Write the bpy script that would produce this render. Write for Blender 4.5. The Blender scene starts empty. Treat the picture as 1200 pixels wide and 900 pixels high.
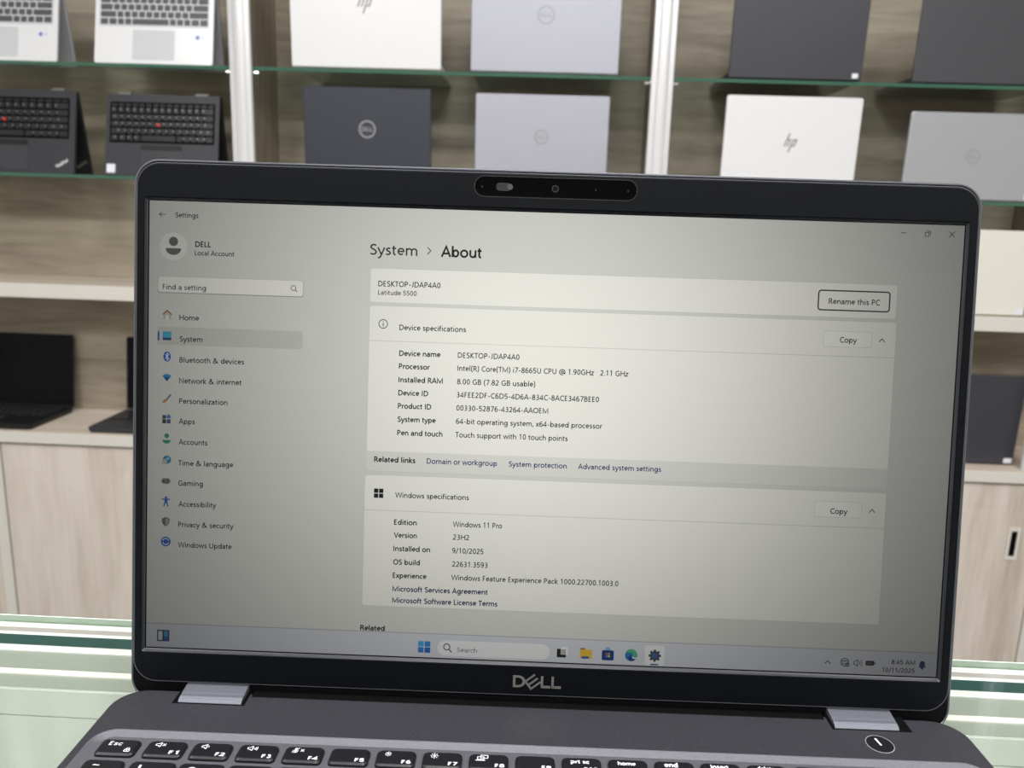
import bpy, bmesh, math, random
from mathutils import Matrix, Vector
random.seed(7)
scene = bpy.context.scene
COL = scene.collection
R = math.radians

# ------------------------------------------------------------------ camera
CAM_H = 1.2070
right = Vector((0.9988099, 0.0379194, 0.0306697))
down = Vector((0.0378725, -0.2067217, -0.9776667))
fwd = Vector((-0.0307316, 0.9776647, -0.2079117))
cd = bpy.data.cameras.new('camera')
cam = bpy.data.objects.new('camera', cd)
COL.objects.link(cam)
m = Matrix.Identity(4)
for i in range(3):
    m[i][0] = right[i]; m[i][1] = -down[i]; m[i][2] = -fwd[i]; m[i][3] = (0, 0, CAM_H)[i]
cam.matrix_world = m
cd.sensor_width = 36.0
cd.lens = 36.0 * 920.0 / 1200.0
cd.clip_start = 0.02; cd.clip_end = 50
cd.dof.use_dof = True
cd.dof.focus_distance = 0.342
cd.dof.aperture_fstop = 17.0
scene.camera = cam

# ------------------------------------------------------------------ world, exposure
w = bpy.data.worlds.new('room_air'); scene.world = w; w.use_nodes = True
w.node_tree.nodes['Background'].inputs[0].default_value = (0.9, 0.95, 1, 1)
w.node_tree.nodes['Background'].inputs[1].default_value = 0.15
scene.view_settings.view_transform = 'Standard'
scene.view_settings.look = 'None'
scene.view_settings.gamma = 1.0
scene.view_settings.exposure = 0.0
scene.view_settings.use_curve_mapping = False

# ceiling panels: x, y, size x, size y, watts
PANELS = [(-1.25, 0.35, .6, .6, 17), (0.0, 0.35, .6, .6, 17), (1.25, 0.35, .6, .6, 17),
          (-1.25, -1.3, .6, .6, 34), (0.0, -1.3, .6, .6, 34), (1.25, -1.3, .6, .6, 34)]
CEIL = 2.75
for (x, y, sx, sy, pw) in PANELS:
    ld = bpy.data.lights.new('panel_lamp', 'AREA'); ld.shape = 'RECTANGLE'
    ld.size = sx; ld.size_y = sy; ld.energy = pw; ld.color = (0.985, 0.985, 1.0)
    lo = bpy.data.objects.new('panel_lamp', ld); COL.objects.link(lo)
    lo.location = (x, y, CEIL - 0.03)

# ------------------------------------------------------------------ materials
def srgb(h):
    if isinstance(h, str):
        c = [int(h[i:i + 2], 16) / 255 for i in (0, 2, 4)]
    else:
        c = [v / 255 for v in h]
    return tuple(v / 12.92 if v <= .04045 else ((v + .055) / 1.055) ** 2.4 for v in c)

def mat(name, col, rough=.5, metal=0, spec=.5, bump=0, bscale=900, emit=None, estr=0, coat=0, vary=0):
    mt = bpy.data.materials.new(name); mt.use_nodes = True
    nt = mt.node_tree; b = nt.nodes['Principled BSDF']
    c = srgb(col)
    b.inputs['Base Color'].default_value = (*c, 1)
    b.inputs['Roughness'].default_value = rough
    b.inputs['Metallic'].default_value = metal
    b.inputs['Specular IOR Level'].default_value = spec
    b.inputs['Coat Weight'].default_value = coat
    if emit:
        b.inputs['Emission Color'].default_value = (*srgb(emit), 1)
        b.inputs['Emission Strength'].default_value = estr
    if bump or vary:
        tc = nt.nodes.new('ShaderNodeTexCoord'); n = nt.nodes.new('ShaderNodeTexNoise')
        n.inputs['Scale'].default_value = bscale; n.inputs['Detail'].default_value = 2
        nt.links.new(tc.outputs['Object'], n.inputs['Vector'])
        if bump:
            bp = nt.nodes.new('ShaderNodeBump'); bp.inputs['Strength'].default_value = bump
            bp.inputs['Distance'].default_value = .0003
            nt.links.new(n.outputs['Fac'], bp.inputs['Height']); nt.links.new(bp.outputs['Normal'], b.inputs['Normal'])
        if vary:
            mx = nt.nodes.new('ShaderNodeMix'); mx.data_type = 'RGBA'
            mr = nt.nodes.new('ShaderNodeMapRange')
            mr.inputs['From Min'].default_value = .35; mr.inputs['From Max'].default_value = .65
            nt.links.new(n.outputs['Fac'], mr.inputs['Value'])
            nt.links.new(mr.outputs['Result'], mx.inputs['Factor'])
            mx.inputs['A'].default_value = (*[v * (1 - vary) for v in c], 1)
            mx.inputs['B'].default_value = (*[min(1, v * (1 + vary)) for v in c], 1)
            nt.links.new(mx.outputs['Result'], b.inputs['Base Color'])
    return mt

def wood(name, dark, mid, light, vertical=False, rough=.55, plank=None, contrast=1.0):
    mt = bpy.data.materials.new(name); mt.use_nodes = True
    nt = mt.node_tree; b = nt.nodes['Principled BSDF']; N = nt.nodes; L = nt.links
    tc = N.new('ShaderNodeTexCoord')
    def noise(sc, s, det=4, dist=0.0):
        mp = N.new('ShaderNodeMapping')
        mp.inputs['Scale'].default_value = sc
        L.new(tc.outputs['Object'], mp.inputs['Vector'])
        n = N.new('ShaderNodeTexNoise'); n.inputs['Scale'].default_value = s
        n.inputs['Detail'].default_value = det; n.inputs['Distortion'].default_value = dist
        L.new(mp.outputs['Vector'], n.inputs['Vector']); return n.outputs['Fac']
    a = (9, 9, 1) if vertical else (1, 9, 9)
    n1 = noise(a, 2.2, 6, .8)
    n2 = noise(a, 9, 5, .3)
    n3 = noise((a[0] * .35, 1, a[2] * .35), 2.0, 2)
    def mth(op, x, y):
        q = N.new('ShaderNodeMath'); q.operation = op
        for i, v in enumerate((x, y)):
            if isinstance(v, (int, float)): q.inputs[i].default_value = v
            else: L.new(v, q.inputs[i])
        return q.outputs[0]
    s = mth('ADD', mth('MULTIPLY', n1, .5), mth('ADD', mth('MULTIPLY', n2, .25), mth('MULTIPLY', n3, .25)))
    if plank:
        bt = N.new('ShaderNodeTexBrick')
        bt.inputs['Scale'].default_value = 1.0
        bt.inputs['Mortar Size'].default_value = 0.0
        bt.inputs['Brick Width'].default_value = plank[0]; bt.inputs['Row Height'].default_value = plank[1]
        bt.inputs['Color1'].default_value = (0, 0, 0, 1); bt.inputs['Color2'].default_value = (1, 1, 1, 1)
        mp = N.new('ShaderNodeMapping'); mp.inputs['Rotation'].default_value = (R(-90), 0, 0) if not vertical else (R(-90), R(0), R(0))
        L.new(tc.outputs['Object'], mp.inputs['Vector'])
        if vertical:
            mp2 = N.new('ShaderNodeMapping'); mp2.inputs['Rotation'].default_value = (0, 0, R(90))
            L.new(mp.outputs['Vector'], mp2.inputs['Vector']); L.new(mp2.outputs['Vector'], bt.inputs['Vector'])
        else:
            L.new(mp.outputs['Vector'], bt.inputs['Vector'])
        sep = N.new('ShaderNodeSeparateColor'); L.new(bt.outputs['Color'], sep.inputs[0])
        s = mth('ADD', s, mth('MULTIPLY', mth('SUBTRACT', sep.outputs[0], .5), .16))
    cr = N.new('ShaderNodeValToRGB'); e = cr.color_ramp.elements
    h = .16 / contrast
    e[0].position = .5 - h; e[0].color = (*srgb(dark), 1)
    e[1].position = .5 + h; e[1].color = (*srgb(light), 1)
    k = e.new(.5); k.color = (*srgb(mid), 1)
    L.new(s, cr.inputs['Fac']); L.new(cr.outputs['Color'], b.inputs['Base Color'])
    b.inputs['Roughness'].default_value = rough
    return mt

def clear_glass(name, tint, refl=1.0, rough=.02):
    mt = bpy.data.materials.new(name); mt.use_nodes = True
    nt = mt.node_tree; N = nt.nodes; L = nt.links
    N.remove(N['Principled BSDF']); out = N['Material Output']
    tr = N.new('ShaderNodeBsdfTransparent'); tr.inputs[0].default_value = (*srgb(tint), 1)
    gl = N.new('ShaderNodeBsdfGlossy'); gl.inputs['Roughness'].default_value = rough
    gl.inputs['Color'].default_value = (refl, refl, refl, 1)
    fr = N.new('ShaderNodeFresnel'); fr.inputs['IOR'].default_value = 1.5
    mx = N.new('ShaderNodeMixShader')
    ge = N.new('ShaderNodeNewGeometry'); iv = N.new('ShaderNodeMath'); iv.operation = 'SUBTRACT'; iv.inputs[0].default_value = 1
    L.new(ge.outputs['Backfacing'], iv.inputs[1])
    mu = N.new('ShaderNodeMath'); mu.operation = 'MULTIPLY'; L.new(fr.outputs[0], mu.inputs[0]); L.new(iv.outputs[0], mu.inputs[1])
    L.new(mu.outputs[0], mx.inputs[0]); L.new(tr.outputs[0], mx.inputs[1]); L.new(gl.outputs[0], mx.inputs[2])
    L.new(mx.outputs[0], out.inputs['Surface'])
    return mt

SCREEN_POW = 10.0
SCREEN_GAIN = 0.85
_ui = {}
def ui_mat(col):
    """lit pixels of the LCD: light output falls off with the angle from the panel's normal, as on this kind of panel"""
    if col in _ui: return _ui[col]
    mt = bpy.data.materials.new('screen_pixels_' + col); mt.use_nodes = True
    nt = mt.node_tree; N = nt.nodes; L = nt.links
    b = N['Principled BSDF']
    b.inputs['Base Color'].default_value = (.004, .004, .0045, 1)
    b.inputs['Roughness'].default_value = .5; b.inputs['Specular IOR Level'].default_value = .1
    g = N.new('ShaderNodeNewGeometry')
    d = N.new('ShaderNodeVectorMath'); d.operation = 'DOT_PRODUCT'
    L.new(g.outputs['Normal'], d.inputs[0]); L.new(g.outputs['Incoming'], d.inputs[1])
    ab = N.new('ShaderNodeMath'); ab.operation = 'ABSOLUTE'; L.new(d.outputs['Value'], ab.inputs[0])
    p = N.new('ShaderNodeMath'); p.operation = 'POWER'; L.new(ab.outputs[0], p.inputs[0]); p.inputs[1].default_value = SCREEN_POW
    q = N.new('ShaderNodeMath'); q.operation = 'MULTIPLY'; L.new(p.outputs[0], q.inputs[0]); q.inputs[1].default_value = SCREEN_GAIN
    c = srgb(col)
    b.inputs['Emission Color'].default_value = (c[0], c[1], c[2] * .95, 1)
    L.new(q.outputs[0], b.inputs['Emission Strength'])
    _ui[col] = mt
    return mt

M = dict(
    deck=mat('dark_grey_soft_touch', (46, 46, 51), .45, .0, .28, .6, 1900, vary=.34),
    well=mat('keyboard_surround_grey', (92, 92, 98), .42, .35, .5, .4, 2600, vary=.12),
    lid=mat('dark_aluminium_cover', (58, 58, 62), .3, .7),
    cedge2=mat('cover_edge_metal', (112, 114, 121), .35, .9),
    lip=mat('bezel_lip_black', (40, 42, 48), .3, 0, .6),
    glint=mat('bezel_glint_grey', (92, 94, 100), .35, .3),  # reflection along the bezel edge, put into a grey colour
    edge=mat('bright_cut_edge', (176, 178, 184), .25, 1),
    bezel=mat('black_bezel_plastic', (4, 6, 10), .5, 0, .1, .15, 3000),
    gasket=mat('black_panel_rim', (4, 4, 5), .6, 0, .08),
    gloss=mat('gloss_black', (2, 2, 3), .12, 0, .1),
    lens=mat('camera_lens', (8, 8, 11), .15, 0, .3),
    slider=mat('shutter_grey', (38, 38, 40), .5, 0, .2),
    key=mat('key_black', (22, 22, 26), .36, 0, .35, .1, 3500),
    legend=mat('legend_white', (232, 234, 238), .6, emit=(232, 234, 238), estr=.0),
    hinge=mat('hinge_silver', (104, 107, 115), .5, .5, .5, .25, 1400, vary=.05),
    black=mat('matte_black', (5, 5, 6), .7, 0, .08),
    logo=mat('logo_silver', (168, 164, 158), .3, .9),
    pad=mat('touchpad_grey', (64, 64, 69), .3),
    rubber=mat('rubber', (20, 20, 20), .8),
    wallwood=wood('grey_oak_laminate', (134, 124, 109), (164, 153, 135), (186, 175, 156), False, .5, (1.15, .19)),
    sidewood=wood('grey_oak_laminate_upright', (104, 94, 83), (140, 128, 113), (165, 152, 136), True, .5),
    doorwood=wood('pale_oak_laminate', (186, 174, 161), (212, 202, 190), (226, 216, 206), True, .5, (1.0, .11)),
    shelfwood=wood('pale_oak_shelf', (190, 176, 160), (216, 203, 187), (230, 219, 205), False, .5),
    shelfedge=mat('white_shelf_edging', (222, 218, 210), .45),
    groove=mat('dark_joint', (96, 88, 78), .8),
    alu=mat('white_aluminium', (226, 226, 228), .3, .25),
    chrome=mat('chrome', (225, 228, 228), .15, 1),
    glass=clear_glass('green_tinted_glass', (243, 250, 246)),
    glassedge=mat('green_glass_edge', (62, 104, 86), .15, 0, .5, emit=(0, 0, 0)),
    ctop=clear_glass('counter_glass', (252, 254, 252)),
    cedge=mat('counter_glass_edge', (226, 244, 232), .15, 0, .7),
    rail=mat('counter_rail_white', (232, 230, 228), .3, .2),
    railgrey=mat('counter_rail_grey', (154, 159, 151), .35, .2),
    railline=mat('counter_rail_mauve', (168, 158, 156), .4, .1),
    teal=mat('dark_teal_gasket', (30, 68, 66), .3),
    cfloor=wood('counter_inner_board', (168, 172, 166), (184, 188, 182), (196, 200, 193), True, .5),
    paint=mat('white_wall_paint', (214, 212, 206), .8),
    ceil=mat('white_ceiling', (228, 228, 226), .9),
    floor=mat('grey_floor_tile', (150, 146, 140), .35, vary=.05, bscale=6),
    panel=mat('lamp_diffuser', (250, 250, 250), .6, emit=(255, 250, 242), estr=2.5),
    silver=mat('laptop_silver', (178, 179, 190), .42, .35),
    silverd=mat('laptop_silver_darker', (176, 177, 182), .42, .35),
    white=mat('laptop_pearl_white', (236, 236, 238), .35, .1),
    cream=mat('laptop_cream', (234, 232, 222), .4, .05),
    navy=mat('laptop_navy_black', (54, 57, 67), .42, .1),
    charcoal=mat('laptop_charcoal', (61, 62, 69), .42, .15),
    graphite=mat('laptop_graphite', (74, 75, 80), .42, .2),
    tpblack=mat('laptop_rubber_black', (50, 51, 57), .5),
    tpdark=mat('laptop_lid_black', (14, 14, 16), .55),
    darkscr=mat('switched_off_screen', (5, 5, 9), .25, 0, .15),
    keydark=mat('keys_black', (34, 34, 38), .4),
    keygrey=mat('keys_grey', (84, 84, 86), .45),
    padgrey=mat('touchpad_pale', (206, 208, 212), .4),
    greylogo=mat('logo_grey', (150, 148, 146), .35, .5),
    palelogo=mat('logo_pale', (158, 160, 164), .35, .3),
    red=mat('pointing_stick_red', (205, 50, 40), .5),
    sticker=mat('white_sticker', (235, 236, 242), .5),
    bluest=mat('blue_sticker', (120, 136, 200), .5),
)

# ------------------------------------------------------------------ mesh helpers (units: metres; mm() for millimetres)
def mm(pts): return [tuple(c * .001 for c in p) for p in pts]

def link(name, me, m_, parent=None, matrix=None, smooth=False):
    o = bpy.data.objects.new(name, me); COL.objects.link(o)
    if m_ is not None and not me.materials:
        me.materials.append(m_)
    if parent is not None: o.parent = parent
    if matrix is not None: o.matrix_local = matrix
    if smooth:
        for p in me.polygons: p.use_smooth = True
    return o

def empty(name, label, cat, matrix, group=None):
    o = bpy.data.objects.new(name, None); COL.objects.link(o); o.empty_display_size = .05
    o.matrix_world = matrix; tag(o, label, cat, group); return o

def tag(o, label, cat, group=None):
    o['label'] = label; o['category'] = cat
    if group: o['group'] = group
    return o

def rrect(x0, y0, x1, y1, r, n=5):
    pts = []
    if not isinstance(r, (tuple, list)): r = (r, r, r, r)     # corners: BL BR TR TL
    for (cx, cy, a0, rr) in ((x0, y0, 180, r[0]), (x1, y0, 270, r[1]), (x1, y1, 0, r[2]), (x0, y1, 90, r[3])):
        sx = 1 if cx == x0 else -1; sy = 1 if cy == y0 else -1
        for k in range(n + 1):
            a = R(a0 + 90 * k / n)
            pts.append((cx + sx * rr + rr * math.cos(a), cy + sy * rr + rr * math.sin(a)))
    return pts

def loft(loops, cap0=True, cap1=True):
    """closed loops (same point count) bridged in turn"""
    vs = []; fs = []; n = len(loops[0])
    for lp in loops: vs += lp
    for k in range(len(loops) - 1):
        a = k * n; b = a + n
        for i in range(n):
            j = (i + 1) % n
            fs.append((a + i, a + j, b + j, b + i))
    if cap0: fs.append(tuple(range(n))[::-1])
    if cap1: fs.append(tuple(range((len(loops) - 1) * n, len(loops) * n)))
    return vs, fs

def mesh(name, vs, fs, scale=.001):
    me = bpy.data.meshes.new(name)
    me.from_pydata([(v[0] * scale, v[1] * scale, v[2] * scale) for v in vs], [], fs)
    bm = bmesh.new(); bm.from_mesh(me); bmesh.ops.recalc_face_normals(bm, faces=bm.faces); bm.to_mesh(me); bm.free()
    me.update(); return me

class MB:
    def __init__(s): s.v = []; s.f = []
    def add(s, vs, fs):
        o = len(s.v); s.v += list(vs); s.f += [tuple(i + o for i in q) for q in fs]; return s
    def box(s, x0, y0, z0, x1, y1, z1):
        return s.add([(x0, y0, z0), (x1, y0, z0), (x1, y1, z0), (x0, y1, z0), (x0, y0, z1), (x1, y0, z1), (x1, y1, z1), (x0, y1, z1)],
                     [(0, 3, 2, 1), (4, 5, 6, 7), (0, 1, 5, 4), (1, 2, 6, 5), (2, 3, 7, 6), (3, 0, 4, 7)])
    def bbox(s, x0, y0, z0, x1, y1, z1, b):
        """box with chamfered edges all round"""
        lo = rrect(x0 + b, y0 + b, x1 - b, y1 - b, b * .4, 2); md = rrect(x0, y0, x1, y1, b, 2)
        L = [[(x, y, z0) for x, y in lo], [(x, y, z0 + b) for x, y in md], [(x, y, z1 - b) for x, y in md], [(x, y, z1) for x, y in lo]]
        return s.add(*loft(L))
    def cyl(s, c, r, a, b, axis='z', n=24, r2=None):
        r2 = r if r2 is None else r2
        def P(rad, t, h):
            u, v_ = c[0] + rad * math.cos(t), c[1] + rad * math.sin(t)
            return {'z': (u, v_, h), 'y': (u, h, v_), 'x': (h, u, v_)}[axis]
        L = [[P(r, 2 * math.pi * i / n, a) for i in range(n)], [P(r2, 2 * math.pi * i / n, b) for i in range(n)]]
        return s.add(*loft(L))
    def build(s, name, m_, parent=None, matrix=None, scale=.001, smooth=False):
        return link(name, mesh(name, s.v, s.f, scale), m_, parent, matrix, smooth)

def plate(name, loop2d, z0, z1, m_, parent=None, matrix=None, ch=0):
    if ch:
        cx = sum(p[0] for p in loop2d) / len(loop2d); cy = sum(p[1] for p in loop2d) / len(loop2d)
        xs = [p[0] for p in loop2d]; ys = [p[1] for p in loop2d]
        kx = 1 - 2 * ch / (max(xs) - min(xs)); ky = 1 - 2 * ch / (max(ys) - min(ys))
        ins = [(cx + (x - cx) * kx, cy + (y - cy) * ky) for x, y in loop2d]
        L = [[(x, y, z0) for x, y in loop2d], [(x, y, z1 - ch) for x, y in loop2d], [(x, y, z1) for x, y in ins]]
    else:
        L = [[(x, y, z0) for x, y in loop2d], [(x, y, z1) for x, y in loop2d]]
    return link(name, mesh(name, *loft(L)), m_, parent, matrix)

# text meshes, drawn as monoline strokes
_fc = {}
WEIGHT = .165
# monoline letterforms, cap height 1: strokes are point lists; an arc is (cx, cy, rx, ry, from, to) in degrees
def arc(cx, cy, rx, ry, a0, a1, n=None):
    n = n or max(3, int(abs(a1 - a0) / 26))
    return [(cx + rx * math.cos(R(a0 + (a1 - a0) * i / n)), cy + ry * math.sin(R(a0 + (a1 - a0) * i / n))) for i in range(n + 1)]
XH = .71
ADV = {}
for ch_, a_w in zip("ABCDEFGHIJKLMNOPQRSTUVWXYZabcdefghijklmnopqrstuvwxyz-.,:()/@& ",
                    (1321, 1174, 1268, 1436, 1036, 999, 1406, 1454, 545, 731, 1189, 963, 1839, 1532, 1544, 1147, 1544, 1225, 1087, 1073, 1407, 1272, 1913, 1207, 1132, 1168,
                     1042, 1204, 946, 1206, 1071, 642, 1206, 1158, 496, 496, 1018, 496, 1764, 1158, 1200, 1204, 1206, 712, 869, 694, 1158, 981, 1481, 940, 991, 926,
                     819, 444, 444, 444, 618, 618, 797, 1955, 1639, 561)):
    ADV[ch_] = a_w / 1434
def glyph(c):
    w = ADV.get(c, 1104 / 1434); l = .175; r = w - .15; m_ = w / 2; x = XH; b = .06; t = 1 - .06; xt = x - .06
    rb = (w - .3) / 2                     # bowl radius
    bowl = lambda cx=None, rx=None: arc(m_ if cx is None else cx, x / 2, rb if rx is None else rx, x / 2 - .06, 0, 360, 14)
    G = {
        'A': [[(.06, 0), (m_, t + .04), (w - .06, 0)], [(.22, .32), (w - .22, .32)]],
        'B': [[(l, 0), (l, t), (.42, t)] + arc(.42, .74, .2, .2, 90, -90) + [(l, .54)], [(.42, .54)] + arc(.44, .3, .24, .24, 90, -90) + [(l, .06)]],
        'C': [arc(.56, .5, .42, .45, 52, 308, 12)],
        'D': [[(l, b), (l, t), (.4, t)] + arc(.4, .5, w - .5 - .02, .44, 90, -90, 9) + [(l, b)]],
        'E': [[(r, t), (l, t), (l, b), (r, b)], [(l, .51), (r - .05, .51)]],
        'F': [[(r, t), (l, t), (l, 0)], [(l, .5), (r - .05, .5)]],
        'G': [arc(.54, .5, .42, .45, 50, 290, 11) + [(w - .15, .14), (w - .15, .47), (.58, .47)]],
        'H': [[(l, 0), (l, 1)], [(r, 0), (r, 1)], [(l, .52), (r, .52)]],
        'I': [[(m_, 0), (m_, 1)]],
        'J': [[(w - .18, 1)] + arc(.13, .28, w - .31, .22, 0, -100, 5)],
        'K': [[(l, 0), (l, 1)], [(w - .08, 1), (l + .04, .52), (w - .04, 0)]],
        'L': [[(l, 1), (l, b), (w - .07, b)]],
        'M': [[(l, 0), (l, .95), (m_, .12), (w - l, .95), (w - l, 0)]],
        'N': [[(l, 0), (l, .95), (w - l, .05), (w - l, 1)]],
        'O': [arc(m_, .5, m_ - .11, .45, 0, 360, 18)], 'Q': [arc(m_, .5, m_ - .11, .45, 0, 360, 18), [(.6, .1), (.9, -.15)]],
        'P': [[(l, 0), (l, t), (.4, t)] + arc(.4, .7, .25, .24, 90, -90) + [(l, .46)]],
        'R': [[(l, 0), (l, t), (.4, t)] + arc(.4, .71, .24, .23, 90, -90) + [(l, .48)], [(.42, .48), (w - .06, 0)]],
        'S': [[(.63, .87), (.52, .93), (.38, .945), (.24, .9), (.16, .79), (.17, .66), (.28, .57), (.45, .49), (.58, .4), (.64, .28), (.6, .14), (.48, .06), (.3, .055), (.12, .12)]],
        'T': [[(.04, t), (w - .04, t)], [(m_, t), (m_, 0)]],
        'U': [[(.17, 1)] + arc(m_, .4, m_ - .17, .35, 180, 360, 9) + [(w - .17, 1)]],
        'V': [[(.05, 1), (m_, .03), (w - .05, 1)]],
        'W': [[(.06, 1), (.34, .04), (m_, .95), (w - .34, .04), (w - .06, 1)]],
        'X': [[(.07, 1), (w - .07, 0)], [(w - .07, 1), (.07, 0)]], 'Y': [[(.05, 1), (m_, .46), (w - .05, 1)], [(m_, .46), (m_, 0)]],
        'Z': [[(.08, t), (w - .1, t), (.08, b), (w - .08, b)]],
        'a': [arc(.34, x - .24, .23, .18, 150, 0, 5) + [(.57, 0)], [(.57, .42), (.34, .4)] + arc(.32, .22, .2, .17, 95, 270, 6) + arc(.33, .27, .24, .22, 280, 360, 3)],
        'b': [[(l - .02, 0), (l - .02, 1.06)], bowl(m_ + .03, rb - .02)],
        'c': [arc(.4, x / 2, .28, x / 2 - .06, 50, 310, 10)],
        'd': [[(w - .155, 0), (w - .155, 1.06)], bowl(m_ - .03, rb - .02)],
        'e': [[(.13, .38), (.64, .38)] + arc(.39, x / 2 + .02, .26, x / 2 - .07, 5, 315, 12)],
        'f': [[(.17, 0), (.17, .8)] + arc(.36, .82, .19, .2, 180, 80, 4), [(.02, xt), (.42, xt)]],
        'g': [bowl(m_ - .03, rb - .02), [(w - .155, x)] + arc(m_ - .04, -.06, w / 2 - .115, .2, 0, -140, 7)],
        'h': [[(l - .02, 0), (l - .02, 1.06)], arc(m_ + .01, x - .3, rb - .005, .24, 170, 0, 7) + [(m_ + rb + .005, 0)]],
        'i': [[(m_, 0), (m_, x)], [(m_, .9), (m_, 1.02)]], 'j': [[(m_, x)] + arc(m_ - .18, -.1, .18, .18, 0, -90, 3), [(m_, .9), (m_, 1.02)]],
        'k': [[(l - .02, 0), (l - .02, 1.06)], [(w - .1, x), (l + .03, .37), (w - .05, 0)]],
        'l': [[(m_, 0), (m_, 1.06)]],
        'm': [[(l - .02, 0), (l - .02, x)], arc(.39, x - .26, .23, .2, 165, 0, 6) + [(.62, 0)], arc(.85, x - .26, .23, .2, 165, 0, 6) + [(1.08, 0)]],
        'n': [[(l - .02, 0), (l - .02, x)], arc(m_ + .01, x - .3, rb - .005, .24, 170, 0, 7) + [(m_ + rb + .005, 0)]],
        'o': [arc(m_, x / 2, m_ - .11, x / 2 - .05, 0, 360, 16)],
        'p': [[(l - .02, -.32), (l - .02, x)], bowl(m_ + .03, rb - .02)], 'q': [[(w - .155, -.32), (w - .155, x)], bowl(m_ - .03, rb - .02)],
        'r': [[(l - .02, 0), (l - .02, x)], arc(.42, .4, .265, .26, 175, 75, 4)],
        's': [[(.48, .6), (.38, .65), (.25, .64), (.16, .56), (.17, .46), (.29, .38), (.43, .31), (.49, .21), (.43, .1), (.29, .055), (.1, .1)]],
        't': [[(.2, .9), (.2, .2)] + arc(.34, .2, .14, .15, 180, 290, 4), [(.03, xt), (.42, xt)]],
        'u': [[(.16, x)] + arc(m_ - .01, .3, m_ - .17, .25, 180, 350, 7), [(w - .155, 0), (w - .155, x)]],
        'v': [[(.04, x), (m_, .03), (w - .04, x)]], 'w': [[(.05, x), (.28, .03), (m_, .66), (w - .28, .03), (w - .05, x)]],
        'x': [[(.06, x), (w - .06, 0)], [(w - .06, x), (.06, 0)]], 'y': [[(.04, x), (m_ + .01, .05)], [(w - .04, x), (.3, -.14), (.2, -.26), (.05, -.27)]],
        'z': [[(.07, xt), (w - .1, xt), (.08, b), (w - .06, b)]],
        '0': [arc(.385, .5, .25, .45, 0, 360, 16)], '1': [[(.19, .82), (.42, .96), (.42, 0)]],
        '2': [arc(.36, .7, .23, .25, 155, -35, 8) + [(.12, .07), (.66, .07)]],
        '3': [arc(.34, .74, .22, .21, 130, -85, 7) + [(.24, .52)], arc(.33, .28, .26, .24, 88, -135, 8)],
        '4': [[(.52, 0), (.52, .95), (.07, .26), (.72, .26)]],
        '5': [[(.62, t), (.2, t), (.17, .53)] + arc(.34, .32, .28, .26, 100, -140, 9)],
        '6': [arc(.39, .31, .25, .26, 0, 360, 12), [(.13, .33)] + arc(.47, .5, .33, .44, 180, 75, 5)],
        '7': [[(.1, t), (.66, t), (.28, 0)]],
        '8': [arc(.385, .74, .21, .2, 0, 360, 12), arc(.385, .28, .26, .23, 0, 360, 14)],
        '9': [arc(.37, .69, .25, .26, 0, 360, 12), [(.63, .66)] + arc(.29, .5, .33, .44, 0, -105, 5)],
        '-': [[(.12, .38), (w - .12, .38)]], '.': [[(m_, 0), (m_, .13)]], ',': [[(m_ + .04, .12), (m_ - .06, -.16)]], ':': [[(m_, 0), (m_, .13)], [(m_, .55), (m_, .68)]],
        '(': [[(w - .1, 1.06), (.17, .75), (.13, .42), (.17, .1), (w - .1, -.2)]], ')': [[(.1, 1.06), (w - .17, .75), (w - .13, .42), (w - .17, .1), (.1, -.2)]],
        '/': [[(w - .04, 1.03), (.04, -.12)]], '&': [[(w - .1, 0), (.34, .66)] + arc(.46, .8, .16, .16, 210, -20, 6) + [(.3, .5)] + arc(.38, .26, .26, .22, 110, 290, 6) + [(.85, .25), (.92, .5)]],
        '@': [arc(.68, .4, .56, .5, -50, 290, 18), arc(.66, .4, .2, .22, 0, 360, 10), [(.9, .62), (.86, .3), (1.0, .2), (1.15, .3)]],
        '!': [[(.2, 1), (.2, .32)], [(.2, .02), (.2, .14)]], '~': [[(.08, .36), (.22, .5), (.42, .38), (.58, .5)]], '`': [[(.2, 1), (.35, .82)]],
        '#': [[(.2, 0), (.32, 1)], [(.48, 0), (.6, 1)], [(.1, .34), (.68, .34)], [(.14, .66), (.72, .66)]], '$': [arc(.38, .7, .22, .18, 55, 225, 6) + arc(.37, .3, .23, .19, 45, -135, 6), [(.38, -.1), (.38, 1.08)]],
        '%': [arc(.2, .76, .13, .18, 0, 360, 8), arc(.62, .24, .13, .18, 0, 360, 8), [(.62, 1), (.2, 0)]], '^': [[(.14, .6), (.36, .98), (.58, .6)]],
        '*': [[(.38, 1), (.38, .5)], [(.18, .88), (.58, .62)], [(.58, .88), (.18, .62)]], '_': [[(.05, 0), (.7, 0)]], '+': [[(.38, .1), (.38, .7)], [(.1, .4), (.66, .4)]], '=': [[(.1, .28), (.66, .28)], [(.1, .54), (.66, .54)]],
    }
    return w, G.get(c, [])
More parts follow.
